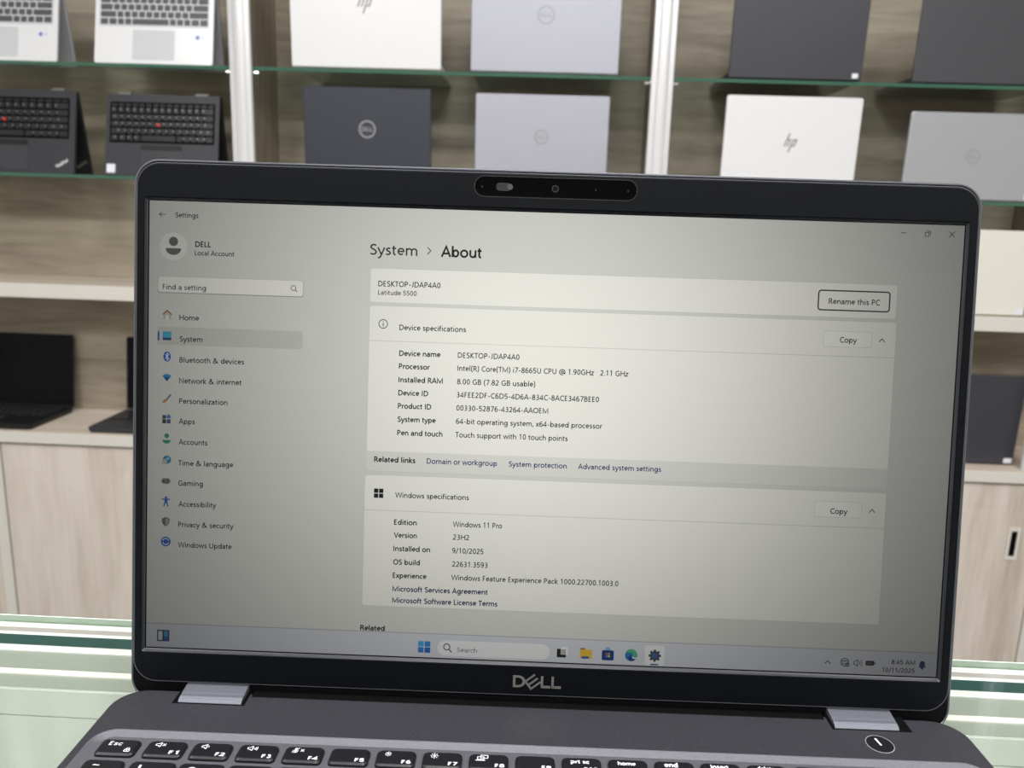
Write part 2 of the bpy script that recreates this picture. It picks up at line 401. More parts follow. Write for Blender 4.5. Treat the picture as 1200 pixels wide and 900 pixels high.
def text_geo(s, wt=.12):
    key = (s, wt)
    if key in _fc: return _fc[key]
    vs = []; fs = []; X = 0
    for ch_ in s:
        w_, strokes = glyph(ch_)
        for st_ in strokes:
            st_ = [q for i, q in enumerate(st_) if i == 0 or math.hypot(q[0] - st_[i - 1][0], q[1] - st_[i - 1][1]) > .012]
            n = len(st_); closed = n > 4 and math.hypot(st_[0][0] - st_[-1][0], st_[0][1] - st_[-1][1]) < 1e-4
            if closed: st_ = st_[:-1]; n -= 1
            k0 = len(vs)
            for i in range(n):
                p0 = st_[i - 1] if (i or closed) else None; p1 = st_[(i + 1) % n] if (i < n - 1 or closed) else None
                q = st_[i]
                d0 = (q[0] - p0[0], q[1] - p0[1]) if p0 else (p1[0] - q[0], p1[1] - q[1])
                d1 = (p1[0] - q[0], p1[1] - q[1]) if p1 else d0
                l0 = math.hypot(*d0) or 1; l1 = math.hypot(*d1) or 1
                n0 = (-d0[1] / l0, d0[0] / l0); n1 = (-d1[1] / l1, d1[0] / l1)
                mx, my = n0[0] + n1[0], n0[1] + n1[1]; l = math.hypot(mx, my) or 1; mx /= l; my /= l
                k = wt / 2 / max(.45, mx * n0[0] + my * n0[1])
                vs += [(X + q[0] + mx * k, q[1] + my * k), (X + q[0] - mx * k, q[1] - my * k)]
            for i in range(n if closed else n - 1):
                j = (i + 1) % n; fs.append((k0 + 2 * i, k0 + 2 * i + 1, k0 + 2 * j + 1, k0 + 2 * j))
        X += w_
    _fc[key] = (vs, fs); return _fc[key]
CAP = 1.0

def flat_text(s, x0, x1, base, cap, bold=0.0, shear=0.0, rot=0.0):
    vs, fs = text_geo(s, WEIGHT + bold * 2)
    a = min(v[0] for v in vs); b = max(v[0] for v in vs)
    kx = (x1 - x0) / (b - a); ky = cap / CAP
    pts = [((v[0] - a) * kx + v[1] * ky * shear, v[1] * ky) for v in vs]
    if rot:
        c, q = math.cos(rot), math.sin(rot); pts = [(x * c - y * q, x * q + y * c) for x, y in pts]
    return [(x0 + x, base + y) for x, y in pts], fs

# ------------------------------------------------------------------ room shell
def structure(o): o['kind'] = 'structure'; return o
structure(MB().box(-3.2, -3.2, -.1, 3.2, 2.34, 0).build('floor', M['floor'], scale=1))
structure(MB().box(-3.2, -3.2, CEIL, 3.2, 2.34, CEIL + .1).build('ceiling', M['ceil'], scale=1))
structure(MB().box(-3.2, 2.24, 0, 3.2, 2.34, CEIL).build('wall_back', M['wallwood'], scale=1))
structure(MB().box(-3.2, -3.3, 0, 3.2, -3.2, CEIL).build('wall_front', M['paint'], scale=1))
structure(MB().box(-3.3, -3.2, 0, -3.2, 2.34, CEIL).build('wall_left', M['paint'], scale=1))
structure(MB().box(3.2, -3.2, 0, 3.3, 2.34, CEIL).build('wall_right', M['paint'], scale=1))
for i, (x, y, sx, sy, pw) in enumerate(PANELS):
    lab = ['left', 'middle', 'right'][i % 3] + (' of the row above the counter' if i < 3 else ' of the row behind the counter')
    t = empty('ceiling_light', 'square white ceiling light panel, ' + lab, 'light', Matrix.Translation((x, y, CEIL)), 'ceiling light panels')
    a = sx / 2 * 1000
    fr = MB()
    for (q0, q1, q2, q3) in ((-a - 20, -a - 20, a + 20, -a), (-a - 20, a, a + 20, a + 20), (-a - 20, -a, -a, a), (a, -a, a + 20, a)):
        fr.box(q0, q1, -18, q2, q3, 0)
    fr.build('frame', M['alu'], t)
    MB().box(-a, -a, -12, a, a, -6).build('diffuser', M['panel'], t)

# ------------------------------------------------------------------ shelving wall
SF = 2.0            # front plane of the glass shelves
UP = [-1.763, -.745, .273, 1.291]
upn = ['beyond the left edge', 'between the tented laptops and the white lid', 'between the silver laptops and the charcoal laptop', 'beyond the right edge']
for x, lb in zip(UP, upn):
    t = empty('shelf_upright', 'white aluminium shelf upright ' + lb, 'shelf upright', Matrix.Translation((x, SF, .607)), 'white shelf uprights')
    hh = 1750
    prof = [(-27, 0), (-27, -6), (-25, -9), (-14, -10)] + [(14 * math.sin(R(a)) , -10 - 5 * math.cos(R(a))) for a in range(-80, 81, 20)] + [(14, -10), (25, -9), (27, -6), (27, 0)]
    L = [[(a, b, 0) for a, b in prof], [(a, b, hh) for a, b in prof]]
    link('post', mesh('post', *loft(L)), M['alu'], t)
    MB().box(-9, 0, 395, 9, 238, hh).build('side_panel', M['sidewood'], t)
    for z in (1.545, 1.2785):
        for s in (-1, 1):
            p = MB(); zz = (z - .008 - .607) * 1000 - 5
            p.cyl((8, zz), 4.5, s * 9, s * 40, 'x', 14)
            p.cyl((8, zz), 7, s * 9, s * 13, 'x', 14)
            p.build('shelf_pin', M['chrome'], t, smooth=False)
bays = [(UP[0], UP[1], 'left'), (UP[1], UP[2], 'middle'), (UP[2], UP[3], 'right')]
what = {('left', 1.545): 'upper glass shelf under the two white tented laptops', ('middle', 1.545): 'upper glass shelf under the white and the large silver laptop',
        ('right', 1.545): 'upper glass shelf under the two dark laptop lids', ('left', 1.2785): 'lower glass shelf under the two black tented laptops',
        ('middle', 1.2785): 'lower glass shelf under the navy and the small silver laptop', ('right', 1.2785): 'lower glass shelf under the white and the pale grey laptop at right'}
for (a, b, nm) in bays:
    for z in (1.545, 1.2785):
        t = empty('glass_shelf', 'green-edged ' + what[(nm, z)], 'shelf', Matrix.Translation(((a + b) / 2, SF, z - .008)), 'glass shelves on the wall')
        hw = (b - a) / 2 * 1000 - 11
        MB().box(-hw, 1.2, 0, hw, 232, 8).build('glass_pane', M['glass'], t)
        MB().box(-hw, 0, 0, hw, 1.2, 8).build('polished_edge', M['glassedge'], t)
# wooden shelf (z = 1.0) and cabinet top (z = .606)
for (a, b, nm, lb) in ((UP[0], UP[1], 'l', 'left of the open laptop'), (UP[1], UP[2], 'm', 'behind the open laptop, hidden'), (UP[2], UP[3] + .6, 'r', 'under the cream laptop at right')):
    t = empty('wooden_shelf', 'thick pale wooden shelf with white edging ' + lb, 'shelf', Matrix.Translation(((a + b) / 2, 2.002, .963)), 'wooden shelves')
    hw = (b - a) / 2 * 1000 - 10 if nm != 'r' else (b - a) / 2 * 1000 - 10
    MB().box(-hw, 2, 0, hw, 237, 37).build('board', M['shelfwood'], t)
    MB().bbox(-hw, -1, 0, hw, 2, 37, .6).build('edging', M['shelfedge'], t)
t = empty('cabinet_top', 'long pale wood cabinet top carrying the black laptops low on the wall', 'worktop', Matrix.Translation((0, 1.975, .575)))
MB().box(-3000, 2, 0, 3000, 264, 31).build('board', M['shelfwood'], t)
MB().bbox(-3000, -1, 0, 3000, 2, 30, .6).build('edging', M['shelfedge'], t)
seams = [-2.38, -1.437, -.5, .43, 1.362, 2.3]
labs = ['pale wood base cabinet at the far left edge', 'pale wood base cabinet left of the open laptop', 'pale wood base cabinet hidden behind the open laptop', 'pale wood base cabinet right of the middle, with black slot handle', 'pale wood base cabinet at the far right edge']
for i in range(5):
    a, b = seams[i], seams[i + 1]
    t = empty('base_cabinet', labs[i], 'cabinet', Matrix.Translation(((a + b) / 2, 2.0, 0)), 'base cabinets under the wall shelves')
    hw = (b - a) / 2 * 1000
    MB().box(-hw, 6, 60, hw, 236, 573).build('body', M['sidewood'], t)
    MB().box(-hw, 30, 0, hw, 236, 60).build('plinth', M['shelfedge'], t)
    d = MB().bbox(-hw + 2, -16, 62, hw - 34, 4, 568, .8).build('door', M['doorwood'], t)
    MB().bbox(hw - 31, -20, 62, hw - 2, 4, 568, .8).build('stile', M['shelfedge'], t)
    hx = hw - 94
    h = MB()
    for (x0, z0, x1, z1) in ((hx - 15, 362, hx + 15, 372), (hx - 15, 442, hx + 15, 452), (hx - 15, 372, hx - 8, 442), (hx + 8, 372, hx + 15, 442)):
        h.box(x0, -19, z0, x1, -15.5, z1)
    h.build('handle', M['shelfedge'], d)
    MB().box(hx - 8, -17, 372, hx + 8, -15.8, 442).build('handle_slot', M['black'], d)

# ------------------------------------------------------------------ laptops on display
def tri_mark(kind, s=1.0):
    """logo outlines, mm, centred; list of polygons"""
    if kind == 'hp':
        sl = .36
        def bar(x, y0, y1, w_): return [(x + y0 * sl, y0), (x + w_ + y0 * sl, y0), (x + w_ + y1 * sl, y1), (x + y1 * sl, y1)]
        P = [bar(-9.5, -6, 15, 2.6), bar(-4.3, -6, 6, 2.6), bar(.9, -15, 6, 2.6), bar(6.1, -6, 6, 2.6), bar(-7, 3.6, 6, 3.2), bar(3.4, 3.6, 6, 3), bar(3.4, -6, -3.6, 3)]
        return [[(x * s, y * s) for x, y in p] for p in P]
def ring_geo(r0, r1, n=32):
    vs = []; fs = []
    for i in range(n):
        a = 2 * math.pi * i / n; vs += [(r0 * math.cos(a), r0 * math.sin(a)), (r1 * math.cos(a), r1 * math.sin(a))]
    for i in range(n):
        j = (i + 1) % n; fs.append((2 * i, 2 * i + 1, 2 * j + 1, 2 * j))
    return vs, fs

def display_laptop(name, label, group, W, D, mode, theta, world, cmat, lidmat, logo=None, logomat=None, kmat=None, padmat=None, rad=6,
                   trackpoint=False, lidlogo_v=None, stickers=(), t_base=16, t_lid=6, cap=None, logo_s=1.0, lid_h=None):
    """W, D in mm; hinge line on local x axis, base towards -y, theta = opening angle"""
    T = empty(name, label, 'laptop', world, group)
    lid_h = lid_h or D - 8
    hw = W / 2
    # base
    o = rrect(-hw, -D, hw, -6 if mode != 'tent' else 0, (rad, rad, 2, 2), 3)
    def ins(lp, d): 
        return [(x - math.copysign(d, x), y + (d if y < -D / 2 else -d)) for x, y in lp]
    L = [[(x, y, -t_base) for x, y in ins(o, 3)], [(x, y, -t_base * .4) for x, y in o], [(x, y, -1) for x, y in o], [(x, y, 0) for x, y in ins(o, .8)]]
    link('base', mesh('base', *loft(L)), cmat, T)
    # keyboard
    kb = MB(); kw = W - 34 if W > 300 else W - 26
    rows = [(-24, 7)] + [(-33 - 17.4 * r, 14.6) for r in range(5)]
    fr = MB()
    p = kw / 15
    wide = {0: [(1,) * 15][0], 1: (1,) * 13 + (2,), 2: (1.5,) + (1,) * 12 + (1.5,), 3: (1.8,) + (1,) * 11 + (2.2,), 4: (2.3,) + (1,) * 10 + (2.7,), 5: (1.2, 1.2, 1, 1, 5.2, 1, 1, 1, 1.2, 1.2)}
    for r, (y, dpt) in enumerate(rows):
        x = -kw / 2
        ws = wide[r]; k = kw / sum(ws)
        for w_ in ws:
            x0 = x + 1.5; x1 = x + w_ * k - 1.5
            kb.add(*loft([[(a, b, .2) for a, b in rrect(x0, y - dpt, x1, y, 1.5, 1)], [(a, b, 1.6) for a, b in rrect(x0 + .7, y - dpt + .7, x1 - .7, y - .7, 1.3, 1)]], False, True))
            x += w_ * k
    if trackpoint:
        lg = MB()
        for r, (y, dpt) in enumerate(rows[1:], 1):
            for q in range(14):
                xx = -kw / 2 + kw / 15 * (q + (.35, .5, .7, 1.1, .6)[r - 1]); yy = y - 5
                if xx < kw / 2 - 6 and not (r == 5 and 3 < q < 10): lg.add([(xx, yy - 3, 1.75), (xx + 3, yy - 3, 1.75), (xx + 3, yy + 1.4, 1.75), (xx, yy + 1.4, 1.75)], [(0, 1, 2, 3)])
        lg.build('key_legends', M['greylogo'], T)
    ko = kb.build('keys', kmat or M['keydark'], T); ko['kind'] = 'stuff'
    plate('keyboard_tray', rrect(-kw / 2 - 2, -122, kw / 2 + 2, -20, 3, 2), -.5, .4, kmat and M['padgrey'] if kmat is M['keygrey'] else M['black'], T)
    pw_ = 52
    plate('touchpad', rrect(-pw_, -D + 10, pw_, -130 if not trackpoint else -142, 3, 2), -.5, .6, padmat or M['pad'], T)
    if trackpoint:
        MB().cyl((-8, -77), 4, .2, 4.5, 'z', 12).build('pointing_stick', M['red'], T)
        plate('click_buttons', rrect(-pw_, -138, pw_, -127, 2, 2), -.5, 1.2, M['tpdark'], T)
    # hinges
    # lid
    th = R(theta)
    off = Vector((0, 0, 0)) if mode != 'tent' else Vector((0, 0.0, -(t_base - 2) * .001))
    Lm = Matrix.Identity(4)
    cols = (Vector((1, 0, 0)), Vector((0, -math.cos(th), math.sin(th))), Vector((0, -math.sin(th), -math.cos(th))))
    for c in range(3):
        for r_ in range(3): Lm[r_][c] = cols[c][r_]
    Lm.translation = off
    v0 = -t_base * .8 if mode == 'lid' else 0
    o = rrect(-hw, v0, hw, lid_h, (3, 3, rad, rad), 4)
    def ins2(lp, d): return [(x - math.copysign(d, x), y + (d if y < lid_h / 2 else -d)) for x, y in lp]
    L = [[(x, y, -t_lid) for x, y in ins2(o, 2.2)], [(x, y, -t_lid + .8) for x, y in ins2(o, .7)], [(x, y, -t_lid + 2.2) for x, y in o], [(x, y, 0) for x, y in o]]
    lid = link('lid', mesh('lid', *loft(L)), lidmat, T, Lm)
    plate('screen', rrect(-hw + 3, 4, hw - 3, lid_h - 3, rad * .7, 3), -.2, .4, M['darkscr'], lid)
    for s in (-1, 1):
        MB().cyl((0, -1 if mode != 'tent' else -t_base * .5), 4.5 if mode != 'tent' else 7, s * (hw - 62), s * (hw - 30), 'x', 12).build('hinge', cmat if mode != 'tent' else M['greylogo'] if trackpoint else cmat, T)
    # logo on the outer face: seen from outside right = -u
    lv = lidlogo_v or lid_h * .5
    z = -t_lid - .25
    def emb(vs, fs, nm, mt_):
        if mode == 'tent': tv = [(-x, y + lv, z) for x, y in vs]
        else: tv = [(-x, y + lv, z) for x, y in vs]
        link(nm, mesh(nm, tv, fs), mt_, lid)
    if logo == 'hp':
        vs = []; fs = []
        for pl in tri_mark('hp', logo_s):
            fs.append(tuple(range(len(vs), len(vs) + len(pl)))); vs += pl
        emb(vs, fs, 'logo', logomat)
    if logo == 'ring':
        rr = 11 * logo_s
        vs, fs = ring_geo(rr * .82, rr)
        tv, tf = flat_text('DELL', -rr * .66, rr * .66, -rr * .22, rr * .44, .02)
        n = len(vs); vs = list(vs) + tv; fs = list(fs) + [tuple(i + n for i in q) for q in tf]
        emb(vs, fs, 'logo', logomat)
    if logo == 'think':
        # slanted wordmark at the corner of deck and of the lid
        for par, zz, bx, by, sgn in ((T, .35, hw - 44, -D + 14, 1), (lid, z, None, None, -1)):
            if par is T:
                tv, tf = flat_text('ThinkPad', 0, 34, 0, 7.5, .03, 0, R(32))
                link('wordmark', mesh('wordmark', [(x + bx, y + by, zz) for x, y in tv], tf), M['sticker'], T)
            else:
                tv, tf = flat_text('ThinkPad', 0, 34, 0, 7.5, .03, 0, R(32))
                # lid hangs upside down behind the base: its outer face shows at the side
                link('wordmark', mesh('wordmark', [(x + hw - 36, lid_h - 14 - y - 10 + 6, z) for x, y in tv], tf), M['greylogo'], lid)
    for (nm, face, x0, y0, x1, y1, mt_) in stickers:
        if face == 'deck': plate(nm, rrect(x0, y0, x1, y1, 1.5, 2), -.1, .35, M[mt_], T)
        else: plate(nm, [(-x, y) for x, y in rrect(x0, y0, x1, y1, 1.5, 2)][::-1], z - .1, z + .3, M[mt_], lid)
    return T

def facing(x0, x1, z, Y, th, label, cm, lm=None, D=225, grp=None, yaw=0, **k):
    """opened laptop with its back to the room: lid stands at Y, base behind on the shelf"""
    tb = 16
    a = R(90 - th)
    Wd = Matrix.Translation(((x0 + x1) / 2, Y + .006, z + tb * .001)) @ Matrix.Rotation(math.pi + yaw, 4, 'Z')
    return display_laptop('laptop', label, grp or 'laptops displayed on the wall shelves', (x1 - x0) * 1000, min(D, 222), 'lid', th, Wd, M[cm], M[lm or cm], t_base=tb, **k)

def tent(x0, x1, z, Y, lean, beta, label, cm, lm, D, **k):
    a = R(90 - lean); top = D * .001 * math.cos(R(lean))
    Wd = Matrix.Translation(((x0 + x1) / 2, Y + D * .001 * math.sin(R(lean)), z + top)) @ Matrix.Rotation(a, 4, 'X')
    return display_laptop('laptop', label, 'laptops displayed on the wall shelves', (x1 - x0) * 1000, D, 'tent', 360 - beta, Wd, M[cm], M[lm], lid_h=D - 2, **k)

S1, S2 = 1.5452, 1.2787
tent(-1.505, -1.205, S1, 2.004, 11, 22, 'white laptop standing as a tent at top left corner, cut by the frame', 'white', 'silverd', 212, kmat=M['keygrey'], padmat=M['padgrey'], t_base=12,
     stickers=(('sticker', 'deck', 104, -150, 113, -141, 'bluest'), ('sticker', 'deck', 119, -148, 124, -142, 'padgrey')))
tent(-1.112, -.818, S1, 2.004, 11, 20, 'white laptop standing as a tent beside the left white upright', 'white', 'silverd', 212, kmat=M['keygrey'], padmat=M['padgrey'], t_base=12,
     stickers=(('sticker', 'deck', 104, -150, 113, -141, 'bluest'), ('sticker', 'deck', 119, -148, 124, -142, 'padgrey')))
tent(-1.53, -1.185, S2, 2.004, 11, 22, 'black laptop standing as a tent at the left edge, red pointing stick', 'tpblack', 'tpdark', 210, kmat=M['keydark'], trackpoint=True, logo='think', t_base=14)
tent(-1.107, -.818, S2, 2.004, 11, 20, 'smaller black laptop standing as a tent, white sticker on its lower left corner', 'tpblack', 'tpdark', 205, kmat=M['keydark'], trackpoint=True, t_base=14,
     stickers=(('sticker', 'deck', -139, -198, -117, -176, 'sticker'),))
facing(-.621, -.258, S1, SF, 92, 'pearl white laptop with slanted grey logo on the upper middle shelf', 'white', logo='hp', logomat=M['greylogo'], D=240, lid_h=234, lidlogo_v=134, logo_s=1.7, rad=5)
facing(-.187, .168, S1, SF, 92, 'large silver laptop with ring logo on the upper middle shelf', 'silver', logo='ring', logomat=M['palelogo'], D=235, lid_h=230, lidlogo_v=115, rad=6, logo_s=1.9)
facing(.430, .743, S1, SF, 92, 'charcoal laptop with white sticker low on its lid, upper right shelf', 'charcoal', logo='hp', logomat=M['greylogo'], D=225, lid_h=205, lidlogo_v=178, rad=5, logo_s=1.0,
       stickers=(('sticker', 'lid', 133, -8, 147, 3, 'sticker'),))
facing(.862, 1.195, S1, SF, 92, 'graphite grey laptop at the top right corner, cut by the frame', 'graphite', logo='ring', logomat=M['palelogo'], D=225, lid_h=218, lidlogo_v=196, rad=5, logo_s=1.4)
facing(-.594, -.280, S2, SF, 92, 'navy-black laptop with pale ring logo on the lower middle shelf', 'navy', logo='ring', logomat=M['palelogo'], D=215, lid_h=209, lidlogo_v=112, rad=5, logo_s=1.9)
facing(-.172, .152, S2, SF, 92, 'smaller silver laptop with faint ring logo on the lower middle shelf', 'silver', logo='ring', logomat=M['palelogo'], D=215, lid_h=203, lidlogo_v=105, rad=6, logo_s=1.6)
facing(.430, .752, S2, SF, 92, 'bright white laptop with slanted logo on the lower right shelf', 'white', logo='hp', logomat=M['greylogo'], D=215, lid_h=214, lidlogo_v=108, rad=6, logo_s=1.45)
facing(.868, 1.185, S2, SF, 92, 'pale grey laptop on the lower right shelf, partly behind the screen corner', 'silverd', logo='ring', logomat=M['palelogo'], D=215, lid_h=188, lidlogo_v=88, rad=6, logo_s=1.5,
       stickers=(('sticker', 'lid', 136, -9, 152, 3, 'sticker'),))
facing(.885, 1.218, 1.0, 2.015, 92, 'cream laptop with small white sticker on the wooden shelf at right', 'cream', D=215, lid_h=196, rad=5,
       stickers=(('sticker', 'lid', 144, -10, 164, 4, 'sticker'),))
facing(.93, 1.262, .606, 2.03, 92, 'dark grey laptop with white sticker on the cabinet top at right', 'charcoal', D=215, lid_h=226, rad=6,
       stickers=(('sticker', 'lid', 141, -9, 162, 4, 'sticker'),))
# two open black laptops on the cabinet top, facing the room
for (x0, x1, lb, th, cm) in ((-1.685, -1.355, 'open black laptop with dark screen on the cabinet top at the left edge', 97, 'tpdark'), (-1.197, -.87, 'open black laptop on the cabinet top, mostly hidden by the screen', 97, 'tpblack')):
    display_laptop('laptop', lb, 'laptops displayed on the wall shelves', (x1 - x0) * 1000, 205, 'open', th, Matrix.Translation(((x0 + x1) / 2, 2.195, .606 + .016)), M[cm], M['tpdark'], lid_h=212, kmat=M['keydark'])

# ------------------------------------------------------------------ glass counter
CT = .9815
GY = .3915
t = empty('display_counter', 'glass-topped display counter under the open laptop', 'counter', Matrix.Translation((0, GY, 0)))
g = MB().box(-1300, -900, 977.5, 1300, -.8, 981.5).build('glass_top', M['ctop'], t)
MB().box(-1300, -.8, 977.5, 1300, 0, 981.5).build('glass_edge', M['cedge'], t)
# strips of the frame under the far edge of the glass (offsets from the far edge, tops just below the glass)
def strip(name, y0, y1, z1, mt_, b=.4): return MB().bbox(-1300, y0, 962, 1300, y1, z1, b).build(name, mt_, t)
strip('frame_rail', -1.9, -.2, 977.4, M['rail'])
strip('frame_rail', -2.7, -1.9, 976.6, M['railline'], .2)
strip('frame_rail', -4.6, -2.7, 977.4, M['rail'])
strip('frame_rail', -9.6, -4.6, 976.9, M['railline'])
strip('frame_rail', -12.2, -9.6, 977.4, M['rail'])
strip('sealing_strip', -22.4, -12.2, 977.2, M['teal'])
strip('frame_rail', -27.4, -22.4, 977.4, M['rail'])
strip('frame_rail', -43.6, -27.4, 976.6, M['railgrey'])
strip('frame_rail', -47.6, -43.6, 977.3, M['shelfedge'])
strip('frame_rail', -58.6, -47.6, 976.4, M['railgrey'])
strip('frame_lip', -59.2, -58.6, 976.0, M['cfloor'], .1)
MB().box(-1290, -880, 780, 1290, -60, 790).build('inner_shelf', M['cfloor'], t)
MB().box(-1290, -59.4, 100, 1290, -20, 961.5).build('back_panel', M['cfloor'], t)
MB().box(-1290, -900, 100, 1290, -880, 971).build('front_panel', M['shelfedge'], t)
MB().box(-1300, -900, 100, -1290, -20, 971).build('end_panel', M['shelfedge'], t)
MB().box(1290, -900, 100, 1300, -20, 971).build('end_panel', M['shelfedge'], t)
MB().box(-1280, -880, 0, 1280, -40, 100).build('plinth', M['shelfedge'], t)

# ------------------------------------------------------------------ the open laptop
LT = empty('laptop', 'open dark grey laptop in front on the glass counter, its lit screen showing system settings', 'laptop',
           Matrix.Translation((-.1665, .3065, CT)) @ Matrix.Rotation(.0180, 4, 'Z'))
DK = 18.5
DX0, DX1, DY0, DY1 = -9.5, 353.5, -236, -3.6
def lp(loop, z): return [(x, y, z) for x, y in loop]
def inset(x0, y0, x1, y1, r, d, n=6): return rrect(x0 + d, y0 + d, x1 - d, y1 - d, max(r - d, .3), n)
o = (DX0, DY0, DX1, DY1, 13)
wx = (-5.5, -158, 349.5, -31, 9)
# shell with the keyboard recess
L = [lp(inset(*o, 5), 1.5), lp(inset(*o, 1.2), 6), lp(inset(*o, 0), 14), lp(inset(*o, .15), DK - 1.2), lp(inset(*o, .7), DK - .35), lp(inset(*o, 1.6), DK),
     lp(inset(*wx, 0), DK), lp(inset(*wx, .05), DK - .4)]
vs, fs = loft(L, True, False)
link('base', mesh('base', vs, fs), M['deck'], LT)
link('keyboard_deck', mesh('keyboard_deck', *loft([lp(inset(*wx, .06), DK - .5), lp(inset(*wx, .08), DK - .06), lp(inset(*wx, .5), DK - .12), lp(inset(*wx, 3.4), DK - 1.3)], False, True)), M['well'], LT)
for x in (30, 314):
    for y in (-20, -222): MB().cyl((x, y), 7, 0, 2.2, 'z', 20).build('rubber_foot', M['rubber'], LT)

# keys: (x0, x1, y0, y1) of the top face
def key(x0, x1, y1, y0, nm='key'):
    z0, z1 = DK - 1.5, DK + .15
    L = [lp(rrect(x0 - 1.0, y0 - 1.3, x1 + 1.0, y1 + .5, 1.7, 3), z0), lp(rrect(x0 - .75, y0 - 1.1, x1 + .75, y1 + .4, 1.7, 3), z1 - .5),
         lp(rrect(x0 - .1, y0 - .25, x1 + .1, y1 + .05, 1.5, 3), z1 - .06), lp(rrect(x0 + .2, y0 + .1, x1 - .2, y1 - .15, 1.3, 3), z1)]
    return link(nm, mesh(nm, *loft(L, False, True)), M['key'], LT)
KZ = DK + .15 + .03
def legend(k, parts):
    vs = []; fs = []
    for pv, pf in parts:
        n = len(vs); vs += [(x, y, KZ) for x, y in pv]; fs += [tuple(i + n for i in q) for q in pf]
    link('key_legend', mesh('key_legend', vs, fs), M['legend'], k)
def poly(*p): return (list(p), [tuple(range(len(p)))])
def strk(a, b, w_):
    dx, dy = b[0] - a[0], b[1] - a[1]; l = math.hypot(dx, dy); nx, ny = -dy / l * w_ / 2, dx / l * w_ / 2
    return poly((a[0] + nx, a[1] + ny), (a[0] - nx, a[1] - ny), (b[0] - nx, b[1] - ny), (b[0] + nx, b[1] + ny))
def speaker(x, y, waves, cross=False):
    q = [strk((x, y - .5), (x, y + .5), .25), strk((x, y + .5), (x + .8, y + .5), .25), strk((x, y - .5), (x + .8, y - .5), .25),
         strk((x + .8, y + .5), (x + 1.9, y + 1.3), .3), strk((x + .8, y - .5), (x + 1.9, y - 1.3), .3), strk((x + 1.9, y + 1.3), (x + 1.9, y - 1.3), .3)]
    for k in range(waves):
        d = 2.5 + .55 * k; h = .5 + .25 * k
        q += [strk((x + d, y - h), (x + d + .25, y), .25), strk((x + d + .25, y), (x + d, y + h), .25)]
    if cross: q += [strk((x + 2.6, y + .6), (x + 3.8, y - .6), .3), strk((x + 2.6, y - .6), (x + 3.8, y + .6), .3)]
    return q
def sun(x, y, r):
    vs, fs = ring_geo(.01, r * .35, 12); q = [([(a + x, b + y) for a, b in vs], fs)]
    for k in range(8):
        a = k * math.pi / 4; q.append(strk((x + r * .58 * math.cos(a), y + r * .58 * math.sin(a)), (x + r * math.cos(a), y + r * math.sin(a)), .28))
    return q
names = ['Esc', 'F1', 'F2', 'F3', 'F4', 'F5', 'F6', 'F7', 'F8', 'F9', 'prt sc', 'home', 'end', 'insert', 'delete', '', '', '', '']
for i, nm in enumerate(names):
    x0 = 1.2 if i == 0 else 19.6 + 18.07 * (i - 1); x1 = x0 + 13.6
    k = key(x0, x1, -38.0, -45.4)
    icy = -40.0
    if nm == 'Esc':
        legend(k, [flat_text('Esc', 3.9, 9.0, -41.3, 2.2, -.02)] + [strk((11.4, -44.6), (13.4, -44.6), .3), strk((11.4, -44.6), (11.4, -43.5), .3), strk((13.4, -44.6), (13.4, -43.5), .3), strk((11.4, -43.5), (13.4, -43.5), .3), strk((11.8, -43.5), (11.9, -42.7), .28), strk((11.9, -42.7), (13.0, -42.7), .28), strk((13.0, -42.7), (13.1, -43.5), .28), strk((12.4, -43.8), (12.4, -44.3), .4)])
    elif nm.startswith('F'):
        q = [flat_text(nm, x0 + 9.3, x0 + 13.0, -45.0, 1.75, .02)]
        if nm == 'F1': q += speaker(x0 + 2.6, icy, 0, True)
        if nm == 'F2': q += speaker(x0 + 2.6, icy, 1)
        if nm == 'F3': q += speaker(x0 + 2.6, icy, 3)
        if nm == 'F4':
            mx = x0 + 3.4
            q += [strk((mx, icy + 1.2), (mx, icy - .3), 1.0), strk((mx - .9, icy), (mx - .9, icy - .6), .25), strk((mx + .9, icy), (mx + .9, icy - .6), .25), strk((mx - .9, icy - .6), (mx + .9, icy - .6), .25), strk((mx, icy - .6), (mx, icy - 1.3), .25), strk((mx - .8, icy - 1.3), (mx + .8, icy - 1.3), .25),
                  strk((mx - 1.3, icy - 1.2), (mx + 1.3, icy + 1.3), .22), strk((mx + 2, icy + .6), (mx + 3.2, icy - .6), .3), strk((mx + 2, icy - .6), (mx + 3.2, icy + .6), .3)]
        if nm == 'F6': q += sun(x0 + 3.6, icy, 1.25)
        if nm == 'F7': q += sun(x0 + 3.6, icy, 1.55)
        if nm == 'F8':
            bx = x0 + 2.0
            for (a, b, c_, d_) in ((bx + 1.6, icy - .2, bx + 4.4, icy + 1.4), (bx + .4, icy - 1.0, bx + 2.9, icy + .5)):
                q += [strk((a, b), (c_, b), .28), strk((c_, b), (c_, d_), .28), strk((c_, d_), (a, d_), .28), strk((a, d_), (a, b), .28)]
            q += [strk((bx - .4, icy - 1.5), (bx + 3.4, icy - 1.5), .4)]
        legend(k, q)
    elif nm:
        q = [flat_text(nm, x0 + (2.6 if nm == 'prt sc' else 2.9), x0 + (9.8 if nm not in ('end',) else 8.2), -41.0, 1.9 if nm in ('prt sc', 'home') else 2.3, .03)]
        if nm in ('prt sc', 'home', 'end'): q.append(flat_text({'prt sc': 'F10', 'home': 'F11', 'end': 'F12'}[nm], x0 + 7.6, x0 + 13.0, -45.0, 1.75, .02))
        legend(k, q)
sym = [('~', '`'), ('!', '1'), ('@', '2'), ('#', '3'), ('$', '4'), ('%', '5'), ('^', '6'), ('&', '7'), ('*', '8'), ('(', '9'), (')', '0'), ('_', '-'), ('+', '=')]
P = 18.6
